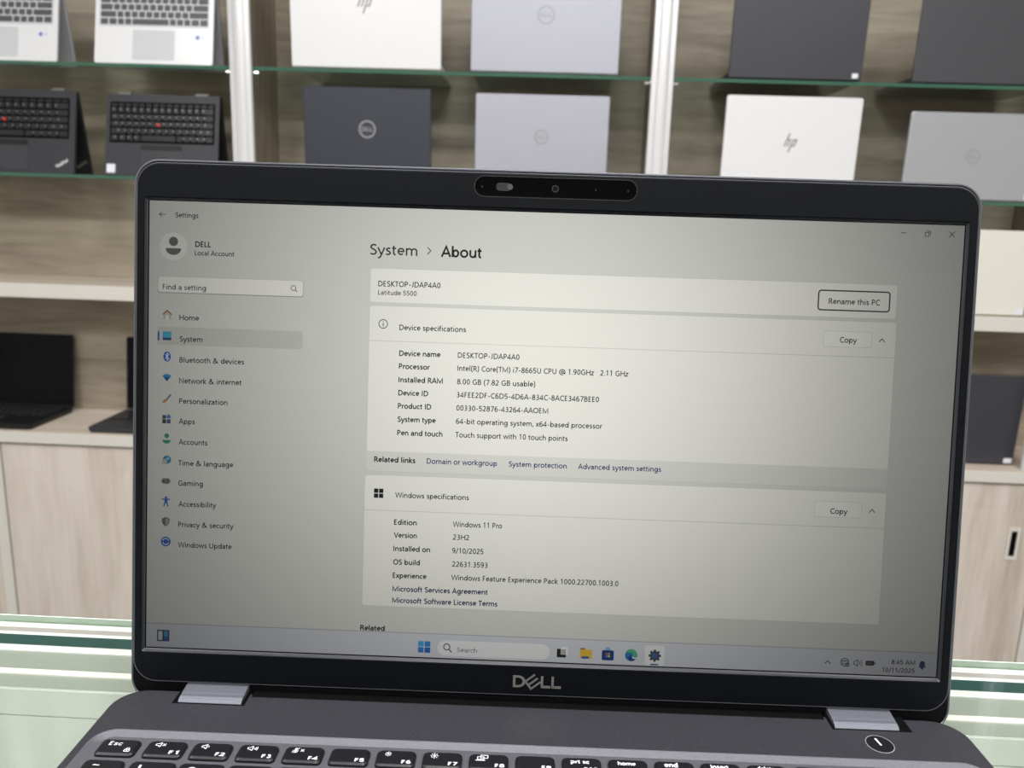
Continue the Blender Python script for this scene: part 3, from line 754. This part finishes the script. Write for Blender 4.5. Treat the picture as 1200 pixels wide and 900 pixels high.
for i in range(13):
    x0 = .6 + (0 if i == 0 else (17.8 + P * (i - 1)))
    k = key(x0, x0 + (13.6 if i == 0 else 15.4), -49.9, -64.5)
    a, b = sym[i]
    legend(k, [flat_text(a, x0 + 3, x0 + (3.8 if a == '!' else 6), -54.4 if a not in '~_' else -53.4, 2.6 if a not in '~*_+^' else 1.6, .02), flat_text(b, x0 + 3, x0 + 5, -62, 2.4, .02)])
rowdefs = []
key(.6 + 17.8 + P * 12, 268.5, -49.9, -64.5)
for r, (ws) in enumerate([(22, ) + (15.4,) * 12 + (24,), (27,) + (15.4,) * 11 + (38,), (36,) + (15.4,) * 10 + (48,), (22, 15.4, 15.4, 15.4, 96, 15.4, 15.4, 17, 17, 17)]):
    tot = sum(ws) + 3.2 * (len(ws) - 1); k_ = (268.5 - .6) / tot; x = .6; y1 = -68.4 - 18.5 * r
    for w_ in ws:
        key(x, x + w_ * k_, y1, y1 - (14.6 if r < 3 else 15.5)); x += (w_ + 3.2) * k_
for r in range(5):
    for c in range(4):
        if r == 4 and c == 1 or (c == 3 and r in (2, 4)): continue
        x0 = 273.5 + 18.2 * c; y1 = -49.9 - 18.5 * r
        key(x0, x0 + (14.8 if not (r == 4 and c == 0) else 33), y1, y1 - (14.6 if not (c == 3 and r in (1, 3)) else 33.1))
# power button
PB = plate('power_button', [(312.7 + 5.3 * math.cos(2 * math.pi * i / 40), -21.9 + 5.3 * math.sin(2 * math.pi * i / 40)) for i in range(40)], DK - .5, DK + .12, M['key'], LT)
vs, fs = ring_geo(5.3, 5.75, 48); n = len(vs)
L = [[((5.3) * math.cos(2 * math.pi * i / 48) + 312.7, 5.3 * math.sin(2 * math.pi * i / 48) - 21.9, DK - .4) for i in range(48)],
     [((5.3) * math.cos(2 * math.pi * i / 48) + 312.7, 5.3 * math.sin(2 * math.pi * i / 48) - 21.9, DK + .16) for i in range(48)],
     [((5.58) * math.cos(2 * math.pi * i / 48) + 312.7, 5.58 * math.sin(2 * math.pi * i / 48) - 21.9, DK + .16) for i in range(48)],
     [((5.62) * math.cos(2 * math.pi * i / 48) + 312.7, 5.62 * math.sin(2 * math.pi * i / 48) - 21.9, DK - .4) for i in range(48)]]
o_ = link('trim_ring', mesh('trim_ring', *loft(L, False, False)), M['palelogo'], PB)
link('power_mark', mesh('power_mark', [(x, y, DK + .16) for x, y in strk((312.2, -18.3), (312.9, -22.7), .75)[0]], [(0, 1, 2, 3)]), M['legend'], PB)
# touchpad
tp = plate('touchpad', rrect(92, -228, 192, -166, 3, 4), DK - 1, DK + .05, M['pad'], LT)
# hinge blocks with their slots, and the dark barrel between
for (x0, x1, s0, s1, lb) in ((18.6, 45.6, 16.2, 47.2, 0), (298.0, 325.0, 296.6, 330.2, 1)):
    MB().box(s0, -13.2, DK - 4, s1, 4, DK + .08).build('hinge_slot', M['black'], LT)
    prof = [(6, -3), (6, 3.2), (3, 3.0), (-2, 2.6), (-7.6, 1.9), (-8.6, 1.7), (-10.2, 1.55), (-11.6, 1.0), (-12.5, .2), (-12.9, -.8), (-12.9, -3)]
    L = [[(x0, y, DK + z) for y, z in prof], [(x0 + .5, y, DK + z + .1) for y, z in prof], [(x1 - .5, y, DK + z + .1) for y, z in prof], [(x1, y, DK + z) for y, z in prof]]
    link('hinge', mesh('hinge', *loft(L)), M['hinge'], LT)
MB().bbox(47.4, -7.6, 6, 296.4, 6, DK + .25, 1).build('hinge_cover', M['black'], LT)

# ------------------------------------------------------------------ lid: frame u (right), v (up the screen), w (towards the viewer)
LM = Matrix.Identity(4)
al = R(8.869)
for c, vec in enumerate(((1, 0, 0), (0, math.sin(al), math.cos(al)), (0, -math.cos(al), math.sin(al)))):
    for r_ in range(3): LM[r_][c] = vec[r_]
LM.translation = (0, 0, .0365)
lo = (-6.9, -25.0, 351.3, 211.2, 10.5)
L = [lp(inset(*lo, 3.5, 8), -6.6), lp(inset(*lo, 1.0, 8), -5.6), lp(inset(*lo, .1, 8), -3.8), lp(inset(*lo, 0, 8), -1.6)]
link('lid_cover', mesh('lid_cover', *loft(L)), M['lid'], LT, LM)
# bright cut edge round the cover and black inner lip
def ringplate(name, a, b, z0, z1, mt_, par, mtx, ch=.0):
    """ring between loops a (outer) and b (inner), each (x0,y0,x1,y1,r)"""
    n = 8
    A = rrect(*a, n); B = rrect(*b, n)
    def sh(q, d): return rrect(q[0] + d, q[1] + d, q[2] - d, q[3] - d, max(q[4] - d, .1), n)
    L = [lp(A, z0), lp(A, z1 - ch), lp(sh(a, ch) if ch else A, z1), lp(sh(b, -ch) if ch else B, z1), lp(B, z1 - ch), lp(B, z0), lp(A, z0)]
    if not ch: L = [lp(A, z0), lp(A, z1), lp(B, z1), lp(B, z0), lp(A, z0)]
    return link(name, mesh(name, *loft(L, False, False)), mt_, par, mtx)
ringplate('cover_edge', (-6.9, -25.0, 351.3, 211.2, 10.5), (-6.0, -24.1, 350.4, 210.3, 9.6), -1.6, -.9, M['cedge2'], LT, LM, .25)
bz = ringplate('bezel', (-4.9, -14.6, 349.3, 209.2, 9.5), (-1.5, -1.6, 345.6, 194.7, .8), -1.6, .9, M['bezel'], LT, LM, .45)
ringplate('bezel_glint', (-5.35, -15.05, 349.75, 209.6, 9.9), (-4.9, -14.6, 349.3, 209.2, 9.5), -1.6, .35, M['glint'], LT, LM, .15)  # added thin grey ring, paints the light line reflected along the bezel edge
n8 = 8
L = [lp(rrect(-1.55, -1.65, 345.65, 194.75, .9, n8), .92), lp(rrect(-1.0, -1.1, 345.1, 194.2, .6, n8), .0), lp(rrect(-.6, -.55, 344.8, 194.0, .4, n8), -.25)]
link('screen_lip', mesh('screen_lip', *loft(L, False, False)), M['lip'], LT, LM)
plate('inner_lip', inset(-6.2, -24.2, 350.6, 210.5, 9.8, 0, 8), -1.7, -1.2, M['gasket'], LT, LM)
DISP = plate('display', [(-1.4, -1.5), (345.5, -1.5), (345.5, 194.6), (-1.4, 194.6)], -1.1, -.3, M['gasket'], LT, LM)
# webcam strip
ws_ = plate('webcam_window', rrect(138.0, 199.4, 206.4, 207.9, 4.24, 8), .5, 1.0, M['gloss'], LT, LM)
ringplate('strip_rim', (137.8, 199.2, 206.6, 208.1, 4.4), (138.15, 199.55, 206.25, 207.75, 4.05), .5, 1.05, M['slider'], ws_, None)
MB().cyl((172.0, 203.4), 1.5, .95, 1.1, 'z', 24).build('lens_ring', M['slider'], ws_)
MB().cyl((172.0, 203.4), 1.1, 1.0, 1.15, 'z', 24).build('lens', M['lens'], ws_)
plate('shutter_slider', rrect(147.2, 201.9, 153.6, 205.2, 1.4, 4), .9, 1.25, M['slider'], ws_)
MB().cyl((153.0, 203.6), 1.2, .9, 1.35, 'z', 16).build('shutter_knob', M['pad'], ws_)
for x in (141.2, 202.6, 189): MB().cyl((x, 203.4), .35, .9, 1.08, 'z', 10).build('microphone_hole', M['slider'], ws_)
# brand mark on the chin: D, tilted E, L, L
Y0, Y1 = -11.2, -5.9; H_ = Y1 - Y0
def mapx(p, x): return [(x + a, Y0 + b * H_) for a, b in p]
G = MB(); zt = 1.0
def logo_poly(pts): G.add([(x, y, zt) for x, y in pts] + [(x, y, .85) for x, y in pts], [tuple(range(len(pts)))] )
x = 161.3
# D as outer strokes
st = 1.05
logo_poly([(x, Y0), (x + st, Y0), (x + st, Y1), (x, Y1)])
larc = lambda r0x, r0y, cx, cy, a0, a1, n: [(cx + r0x * math.cos(R(a0 + (a1 - a0) * i / n)), cy + r0y * math.sin(R(a0 + (a1 - a0) * i / n))) for i in range(n + 1)]
cyD = (Y0 + Y1) / 2
outer = [(x + st, Y0)] + larc(3.3, H_ / 2, x + 2.2, cyD, -90, 90, 10) + [(x + st, Y1)]
inner = [(x + st, Y1 - 1)] + larc(2.0, H_ / 2 - 1.0, x + 2.2, cyD, 90, -90, 10) + [(x + st, Y0 + 1)]
# build D ring as quads
no = len(outer)
inn = inner[::-1]
vsD = [(a, b, zt) for a, b in outer] + [(a, b, zt) for a, b in inn]
G.add(vsD, [(i, i + 1, no + i + 1, no + i) for i in range(no - 1)])
# tilted E: three parallel bars and a spine, leaning
cx, cy = 169.9, cyD
def rotp(p, a): c, s = math.cos(a), math.sin(a); return (cx + p[0] * c - p[1] * s, cy + p[0] * s + p[1] * c)
a_ = R(38)
for (q0, q1, q2, q3) in ((-2.3, 1.6, 2.7, 2.45), (-2.3, -.42, 2.7, .42), (-2.3, -2.45, 2.7, -1.6), (-2.9, -2.45, -2.0, 2.45)):
    logo_poly([rotp(p, a_) for p in ((q0, q1), (q2, q1), (q2, q3), (q0, q3))])
for x in (173.4, 178.0):
    logo_poly([(x, Y0), (x + st, Y0), (x + st, Y1), (x, Y1)])
    logo_poly([(x, Y0), (x + 4.2, Y0), (x + 4.2, Y0 + 1.15), (x, Y0 + 1.15)])
G.build('brand_logo', M['logo'], LT, LM)

# ------------------------------------------------------------------ what the screen shows (1920 x 1080 layout units)
SW, SH = 344.2, 193.6
def uv(p): return (p[0] / 1920 * SW, SH - p[1] / 1080 * SH)
class UI:
    """flat coloured shapes of one item on the screen"""
    def __init__(s, name, layer): s.n = name; s.z = -.28 + layer * .035; s.v = []; s.f = []; s.mi = []; s.mats = []
    def slot(s, c):
        mt_ = ui_mat(c)
        if mt_ not in s.mats: s.mats.append(mt_)
        return s.mats.index(mt_)
    def raw(s, vs, fs, c, dz=0):
        n = len(s.v); k = s.slot(c)
        s.v += [(*uv(p), s.z + dz) for p in vs]; s.f += [tuple(i + n for i in q) for q in fs]; s.mi += [k] * len(fs); return s
    def poly(s, pts, c, dz=0): return s.raw(pts, [tuple(range(len(pts)))], c, dz)
    def rect(s, x0, y0, x1, y1, c, r=0, dz=0): return s.poly(rrect(x0, y0, x1, y1, r, 4) if r else [(x0, y0), (x1, y0), (x1, y1), (x0, y1)], c, dz)
    def line(s, a, b, w_, c, dz=0): return s.poly(strk(a, b, w_)[0], c, dz)
    def pline(s, pts, w_, c, dz=0):
        for a, b in zip(pts, pts[1:]): s.line(a, b, w_, c, dz)
        return s
    def disc(s, x, y, r, c, n=20, dz=0, ry=None): return s.poly([(x + r * math.cos(2 * math.pi * i / n), y + (ry or r) * math.sin(2 * math.pi * i / n)) for i in range(n)], c, dz)
    def ring(s, x, y, r0, r1, c, n=24, dz=0):
        vs, fs = ring_geo(r0, r1, n); return s.raw([(a + x, b + y) for a, b in vs], fs, c, dz)
    def frame(s, x0, y0, x1, y1, r, w_, c, dz=0):
        A = rrect(x0, y0, x1, y1, r, 4); B = rrect(x0 + w_, y0 + w_, x1 - w_, y1 - w_, max(r - w_, .2), 4); n = len(A)
        return s.raw(A + B, [(i, (i + 1) % n, n + (i + 1) % n, n + i) for i in range(n)], c, dz)
    def text(s, t_, x0, x1, base, cap, c, bold=0.0):
        vs, fs = flat_text(t_, x0, x1, 0, cap, bold); return s.raw([(a, base - b) for a, b in vs], fs, c)
    def build(s):
        me = bpy.data.meshes.new(s.n); me.from_pydata([(a * .001, b * .001, c * .001) for a, b, c in s.v], [], s.f)
        for mt_ in s.mats: me.materials.append(mt_)
        me.polygons.foreach_set('material_index', s.mi); me.update()
        return link(s.n, me, None, DISP)
BG = 'dfe0dc'; CARD = 'f9f8f4'; TXT = '2a2a2a'; GRY = '5c5c5c'; LNK = '26366e'
UI('window_background', 0).rect(0, 0, 1920, 1021, BG).build()
UI('taskbar', 0).rect(0, 1021, 1920, 1080, 'd8dbe4').rect(0, 1020, 1920, 1022.2, 'b4b8c0', dz=.01).build()
def card(x0, y0, x1, y1, c=CARD, r=6): UI('settings_card', 1).rect(x0, y0, x1, y1, 'd9d9d5', r).rect(x0 + 1.3, y0 + 1.3, x1 - 1.3, y1 - 1.3, c, r, dz=.012).build()
card(528, 142, 1773, 224)
card(528, 230, 1776, 628, 'e7e7e4')
UI('settings_card', 2).rect(529.5, 231.5, 1774.5, 579, CARD, 5).rect(529.5, 313.6, 1774.5, 315.4, 'dcdcd8', dz=.01).build()
card(526, 636, 1776, 958)
UI('card_divider', 2).rect(527.5, 721.6, 1774.5, 723.4, 'dcdcd8').build()
def btn(x0, y0, x1, y1, t_, a, b, base, strong=False):
    u = UI('button', 3)
    if strong: u.rect(x0, y0, x1, y1, CARD, 8).frame(x0, y0, x1, y1, 8, 3.2, '2c2c2c', dz=.01)
    else: u.rect(x0, y0, x1, y1, 'dedcd6', 5).rect(x0 + 1.2, y0 + 1.2, x1 - 1.2, y1 - 1.2, 'fdfcf9', 5, dz=.01)
    u.build(); UI('button_text', 4).text(t_, a, b, base, 13, TXT).build()
btn(1587, 159, 1757, 208, 'Rename this PC', 1613, 1733, 192, True)
btn(1605, 255, 1719, 293, 'Copy', 1644, 1684, 282)
btn(1606, 661, 1719, 700, 'Copy', 1644, 1685, 691)
for y in (274, 681): UI('chevron', 3).pline([(1736, y + 4), (1743, y - 4), (1750, y + 4)], 1.9, TXT).build()
def T_(t_, x0, x1, base, cap=12.6, c=TXT, bold=0.0): UI('text_line', 3).text(t_, x0, x1, base, cap, c, bold).build()
T_('Settings', 62, 117, 38, 11.5)
T_('DELL', 110, 147, 106, 12.6, TXT, .02); T_('Local Account', 109, 203, 126, 11.2)
T_('Find a setting', 33, 137, 209, 12.4, GRY)
for t_, a, b, y in (('Home', 74, 121, 281), ('System', 75, 130, 332), ('Bluetooth & devices', 75, 231, 382), ('Network & internet', 75, 225, 432), ('Personalization', 75, 192, 481),
                    ('Apps', 75, 114, 530), ('Accounts', 75, 145, 580), ('Time & language', 75, 208, 631), ('Gaming', 75, 135, 680), ('Accessibility', 76, 168, 731), ('Privacy & security', 76, 211, 781), ('Windows Update', 76, 207, 831)):
    T_(t_, a, b, y)
T_('System', 527, 639, 111, 25, '383838', -.012); T_('About', 695, 791, 111, 25, '161616', .008)
UI('chevron', 3).pline([(663, 90), (671, 98), (663, 106)], 2.4, GRY).build()
T_('DESKTOP-JDAP4A0', 548, 696, 185); T_('Latitude 5500', 548, 640, 205, 11, GRY)
T_('Device specifications', 601, 760, 287)
rows = [('Device name', 602, 701, 'DESKTOP-JDAP4A0', 889, 348.5), ('Processor', 602, 676, 'Intel(R) Core(TM) i7-8665U CPU @ 1.90GHz   2.11 GHz', 1150, 379.5), ('Installed RAM', 602, 708, '8.00 GB (7.82 GB usable)', 929, 411.5),
        ('Device ID', 602, 674, '34FEE2DF-C6D5-4D6A-834C-8ACE3467BEE0', 1082, 443), ('Product ID', 602, 682, '00330-52876-43264-AAOEM', 962, 474.5), ('System type', 602, 694, '64-bit operating system, x64-based processor', 1092, 506.5), ('Pen and touch', 602, 711, 'Touch support with 10 touch points', 1011, 539)]
for a, x0, x1, b, x2, y in rows: T_(a, x0, x1, y, 12.6, TXT, .014); T_(b, 742, x2, y, 12.6, '3a3a3a')
T_('Related links', 548, 648, 605, 12.6, '1c1c1c', .022)
T_('Domain or workgroup', 675, 844, 605, 12.6, LNK); T_('System protection', 872, 1011, 605, 12.6, LNK); T_('Advanced system settings', 1038, 1237, 605, 12.6, LNK)
T_('Windows specifications', 601, 779, 690)
rows = [('Edition', 655, 'Windows 11 Pro', 861, 756), ('Version', 656, '23H2', 782, 787.5), ('Installed on', 689, '9/10/2025', 818, 820.5), ('OS build', 665, '22631.3593', 829, 853.5), ('Experience', 682, 'Windows Feature Experience Pack 1000.22700.1003.0', 1146, 886.5)]
for a, x1, b, x2, y in rows: T_(a, 600, x1, y, 12.6, TXT, .014); T_(b, 742, x2, y, 12.6, '3a3a3a')
T_('Microsoft Services Agreement', 600, 831, 919.5, 12.6, '1e2c5c', .014); T_('Microsoft Software License Terms', 600, 856, 947.5, 12.6, '1e2c5c', .014)
# heading cut by the taskbar
T_('Related', 524, 584, 1018.5, 12.6, '1c1c1c', .022)
T_('Search', 761, 810, 1064, 11.5); T_('8:45 AM', 1811, 1868, 1052, 10.8); T_('10/11/2025', 1790, 1868, 1072, 10.8)
# icons
I = lambda n='icon': UI(n, 3)
I().pline([(30, 27), (23, 32), (30, 37)], 1.6, GRY).line((23, 32), (39, 32), 1.6, GRY).build()
I('avatar').disc(58, 107, 33, 'f0efeb', 36).disc(58, 95, 11, '6a6866', 24, .01).poly([(40, 111), (76, 111), (76, 116), (72, 122), (65, 126), (58, 127), (51, 126), (44, 122), (40, 116)], '6a6866', .01).build()
UI('search_box', 1).rect(21, 178, 370, 217.5, 'a9a8a4', 6).rect(22, 178.5, 369, 215.4, 'faf9f5', 6, dz=.012).build()
I().ring(346, 196, 5, 6.6, GRY).line((350.5, 200.5), (355, 205), 1.8, GRY).build()
UI('selected_row', 1).rect(21, 298, 370, 341, 'd0d0cc', 6).build()
I('selection_bar').rect(22, 309, 26, 331, '1f55ae', 2).build()
I().poly([(35, 268), (44, 257), (54, 268), (54, 280), (35, 280)], 'c9c6c0').pline([(34, 269), (44.5, 259), (55, 269)], 3.4, 'b5714c', .01).rect(41, 271, 48, 281, 'f4f2ee', dz=.01).build()
I().rect(34, 309, 55, 330, '1d4f74', 2).rect(34, 309, 55, 324, '3fb0d8', 2, .01).build()
I().disc(45, 369, 9, '2a5cc8', 20, ry=12).pline([(40.5, 364), (49.5, 374), (45, 378), (45, 360), (49.5, 364), (40.5, 374)], 1.7, 'f4f8ff', .01).build()
I().poly([(34, 416), (39, 412), (45, 410.5), (51, 412), (56, 416), (45, 429)], '2a8fc6').poly([(39, 420), (45, 417.5), (51, 420), (45, 429)], '1f4f94', .01).build()
I().line((55, 460), (44, 474), 4.2, '7a7672').poly([(34, 480), (38, 473), (43, 472), (45, 476), (42, 480)], 'c98a4a', .01).build()
I().rect(35, 510, 44, 519, '3e546a').rect(35, 520, 44, 530, '23303c').rect(45.5, 520, 55, 530, '4a6078').poly([(50, 507), (57, 513.5), (50, 520), (43.5, 513.5)], '4f83c4', .01).build()
I().disc(46, 560, 5.8, '3c9480').poly([(36, 570), (55, 570), (55, 574), (51, 578), (45.5, 579), (40, 578), (36, 574)], '3c9480').build()
I().disc(47, 618, 10, '2c84ae').disc(41, 623, 6.5, 'bdbcb6', dz=.01).disc(49, 615, 3.8, '8ccbe0', dz=.01).build()
I().rect(34, 663, 56, 677, '7b7c7c', 7).disc(40, 670, 2.2, '3a3a3a', dz=.01).disc(50, 667.5, 1.7, '3a3a3a', dz=.01).disc(48, 672.5, 1.7, '3a3a3a', dz=.01).build()
I().disc(45.5, 710.5, 3.2, '1f5fc0').line((36, 714.5), (55, 714.5), 3, '1f5fc0').rect(42, 714, 49, 724, '1f5fc0').line((43, 723), (40.5, 732), 3, '1f5fc0').line((48, 723), (50.5, 732), 3, '1f5fc0').build()
I().poly([(45.5, 758), (55, 762), (55, 770), (52, 776), (45.5, 781), (39, 776), (36, 770), (36, 762)], '6c6b69').poly([(45.5, 761), (52.5, 764), (52.5, 770), (50, 774.5), (45.5, 778)], 'a9a7a3', .01).build()
I().disc(46, 818, 12, '1f58b4').pline([(38.5, 816), (41, 812), (46, 810.5), (51, 812), (53, 815.5)], 2, 'e8f2ff', .01).pline([(53.5, 820), (51, 824), (46, 825.5), (41, 824), (39, 820.5)], 2, 'e8f2ff', .01).build()
I().ring(562, 274, 9.4, 11.2, '303030', 28).rect(561, 272.5, 563.2, 280, '303030').disc(562, 269, 1.4, '303030', 10).build()
for X, Yc, s_, c_, gp in ((561, 681, 10.5, '141414', 1.6),):
    u = I('window_logo')
    for dx in (-1, 1):
        for dy in (-1, 1): u.rect(min(X + dx * gp / 2, X + dx * (s_ + gp / 2)), min(Yc + dy * gp / 2, Yc + dy * (s_ + gp / 2)), max(X + dx * gp / 2, X + dx * (s_ + gp / 2)), max(Yc + dy * gp / 2, Yc + dy * (s_ + gp / 2)), c_)
    u.build()
u = I('start_button')
for dx in (0, 1):
    for dy in (0, 1): u.rect(666 + dx * 16, 1040 + dy * 15, 680 + dx * 16, 1053.5 + dy * 15, ['4aa8e8', '2f86d8', '2f7fd2', '1f66c0'][dx + 2 * dy], 1.5)
u.build()
I('taskbar_search').rect(713, 1036, 987, 1074, 'f2f3f6', 19).build()
UI('icon', 4).ring(736, 1052, 6.4, 8.6, '2c2c2c').line((742, 1058.5), (748, 1065), 2.6, '2c2c2c').build()
# window controls
I().line((1772, 21), (1785, 21), 1.6, TXT).build()
I().frame(1828, 17.5, 1838.5, 28, 2, 1.5, TXT).pline([(1831, 15), (1841, 15), (1841, 25)], 1.5, TXT).build()
I().line((1884.5, 14.5), (1897.5, 27.5), 1.6, TXT).line((1884.5, 27.5), (1897.5, 14.5), 1.6, TXT).build()
# taskbar icons
I('widget_button').rect(27, 1037, 57, 1065, '1c3a66').rect(30, 1040, 40, 1062, 'dedfd6', dz=.01).rect(43.5, 1040, 54, 1053, '3fa0c4', dz=.01).rect(43.5, 1053, 54, 1062, '2660a8', dz=.01).build()
I().rect(1014, 1041, 1031, 1060, 'f2f2ee').poly([(1004, 1046), (1013, 1046), (1013, 1060), (1026, 1060), (1026, 1067), (1004, 1067)], '181818', .01).rect(1013.5, 1047, 1025.5, 1059.5, 'b8b8b4', dz=.02).build()
I().poly([(1060, 1042), (1070, 1042), (1073, 1045), (1089, 1045), (1089, 1068), (1060, 1068)], 'f0c040').rect(1060, 1041.5, 1072, 1046, 'b08a30', dz=.01).rect(1064, 1062, 1082, 1068, '2b63ae', 2, dz=.02).build()
I().disc(1127, 1044, 7, '8fb6ec').rect(1113, 1045, 1142, 1070, '173a82', 4, dz=.01).rect(1122.5, 1051.5, 1126.8, 1056, 'e0603c', dz=.02).rect(1128.2, 1051.5, 1132.5, 1056, '8fb83c', dz=.02).rect(1122.5, 1057.4, 1126.8, 1062, '3ca0e0', dz=.02).rect(1128.2, 1057.4, 1132.5, 1062, 'ecc040', dz=.02).build()
u = I().disc(1184, 1055, 15, '1e78c4', 28)
u.poly([(1170, 1050), (1173, 1044), (1178, 1041), (1184, 1040), (1191, 1042), (1197, 1047), (1199, 1053), (1198, 1058), (1192, 1060), (1187, 1058), (1189, 1054), (1186, 1050), (1180, 1048), (1174, 1049)], '4cb880', .01)
u.poly([(1184, 1055), (1188, 1062), (1196, 1063), (1190, 1069), (1182, 1070), (1177, 1064), (1178, 1058)], '123f86', .012)
u.poly([(1187, 1057), (1191, 1061), (1198, 1060), (1196, 1064), (1190, 1064), (1186, 1061)], 'dfe9f2', .02); u.build()
I('taskbar_highlight').rect(1217, 1029, 1264, 1078, 'eef0f4', 5).build()
u = UI('icon', 4)
for k in range(8):
    a = k * math.pi / 4; u.line((1241 + 8 * math.cos(a), 1054 + 8 * math.sin(a)), (1241 + 15 * math.cos(a), 1054 + 15 * math.sin(a)), 6, '4a4f58')
u.ring(1241, 1054, 5.5, 11.5, '4a4f58').disc(1241, 1054, 5.5, '2f66b0', dz=.01).rect(1231, 1074, 1251, 1077.5, '1f58a8', 1.6).build()
# tray
I().pline([(1651, 1057), (1658, 1050), (1665, 1057)], 2, TXT).build()
I().ring(1699, 1052, 8.6, 10.4, '2c2c2c').line((1689, 1049), (1709, 1049), 1.4, '2c2c2c').line((1690, 1056), (1708, 1056), 1.4, '2c2c2c').ring(1699, 1052, 4, 5.2, '2c2c2c').ring(1706, 1058, 3.4, 5.2, '2c2c2c', dz=.01).build()
u = I().pline([(1721, 1048.5), (1725, 1048.5), (1730, 1044), (1730, 1061), (1725, 1056.5), (1721, 1056.5), (1721, 1048.5)], 1.6, '2c2c2c')
for d in (4, 8): u.pline([(1730 + d, 1052.5 - d), (1731.5 + d * 1.15, 1052.5), (1730 + d, 1052.5 + d)], 1.5, '2c2c2c')
u.build()
I().rect(1749, 1046, 1770, 1058, '2c2c2c', 3).rect(1752, 1049, 1764, 1055, '5a5a5a', dz=.01).rect(1770.5, 1049.5, 1773, 1054.5, '2c2c2c').build()
I().poly([(1876, 1058), (1878.5, 1054), (1878.5, 1047), (1881, 1043), (1885, 1041.5), (1889, 1043), (1891.5, 1047), (1891.5, 1054), (1894, 1058)], '1c2f80').disc(1885, 1060, 3, '1c2f80', 12).build()
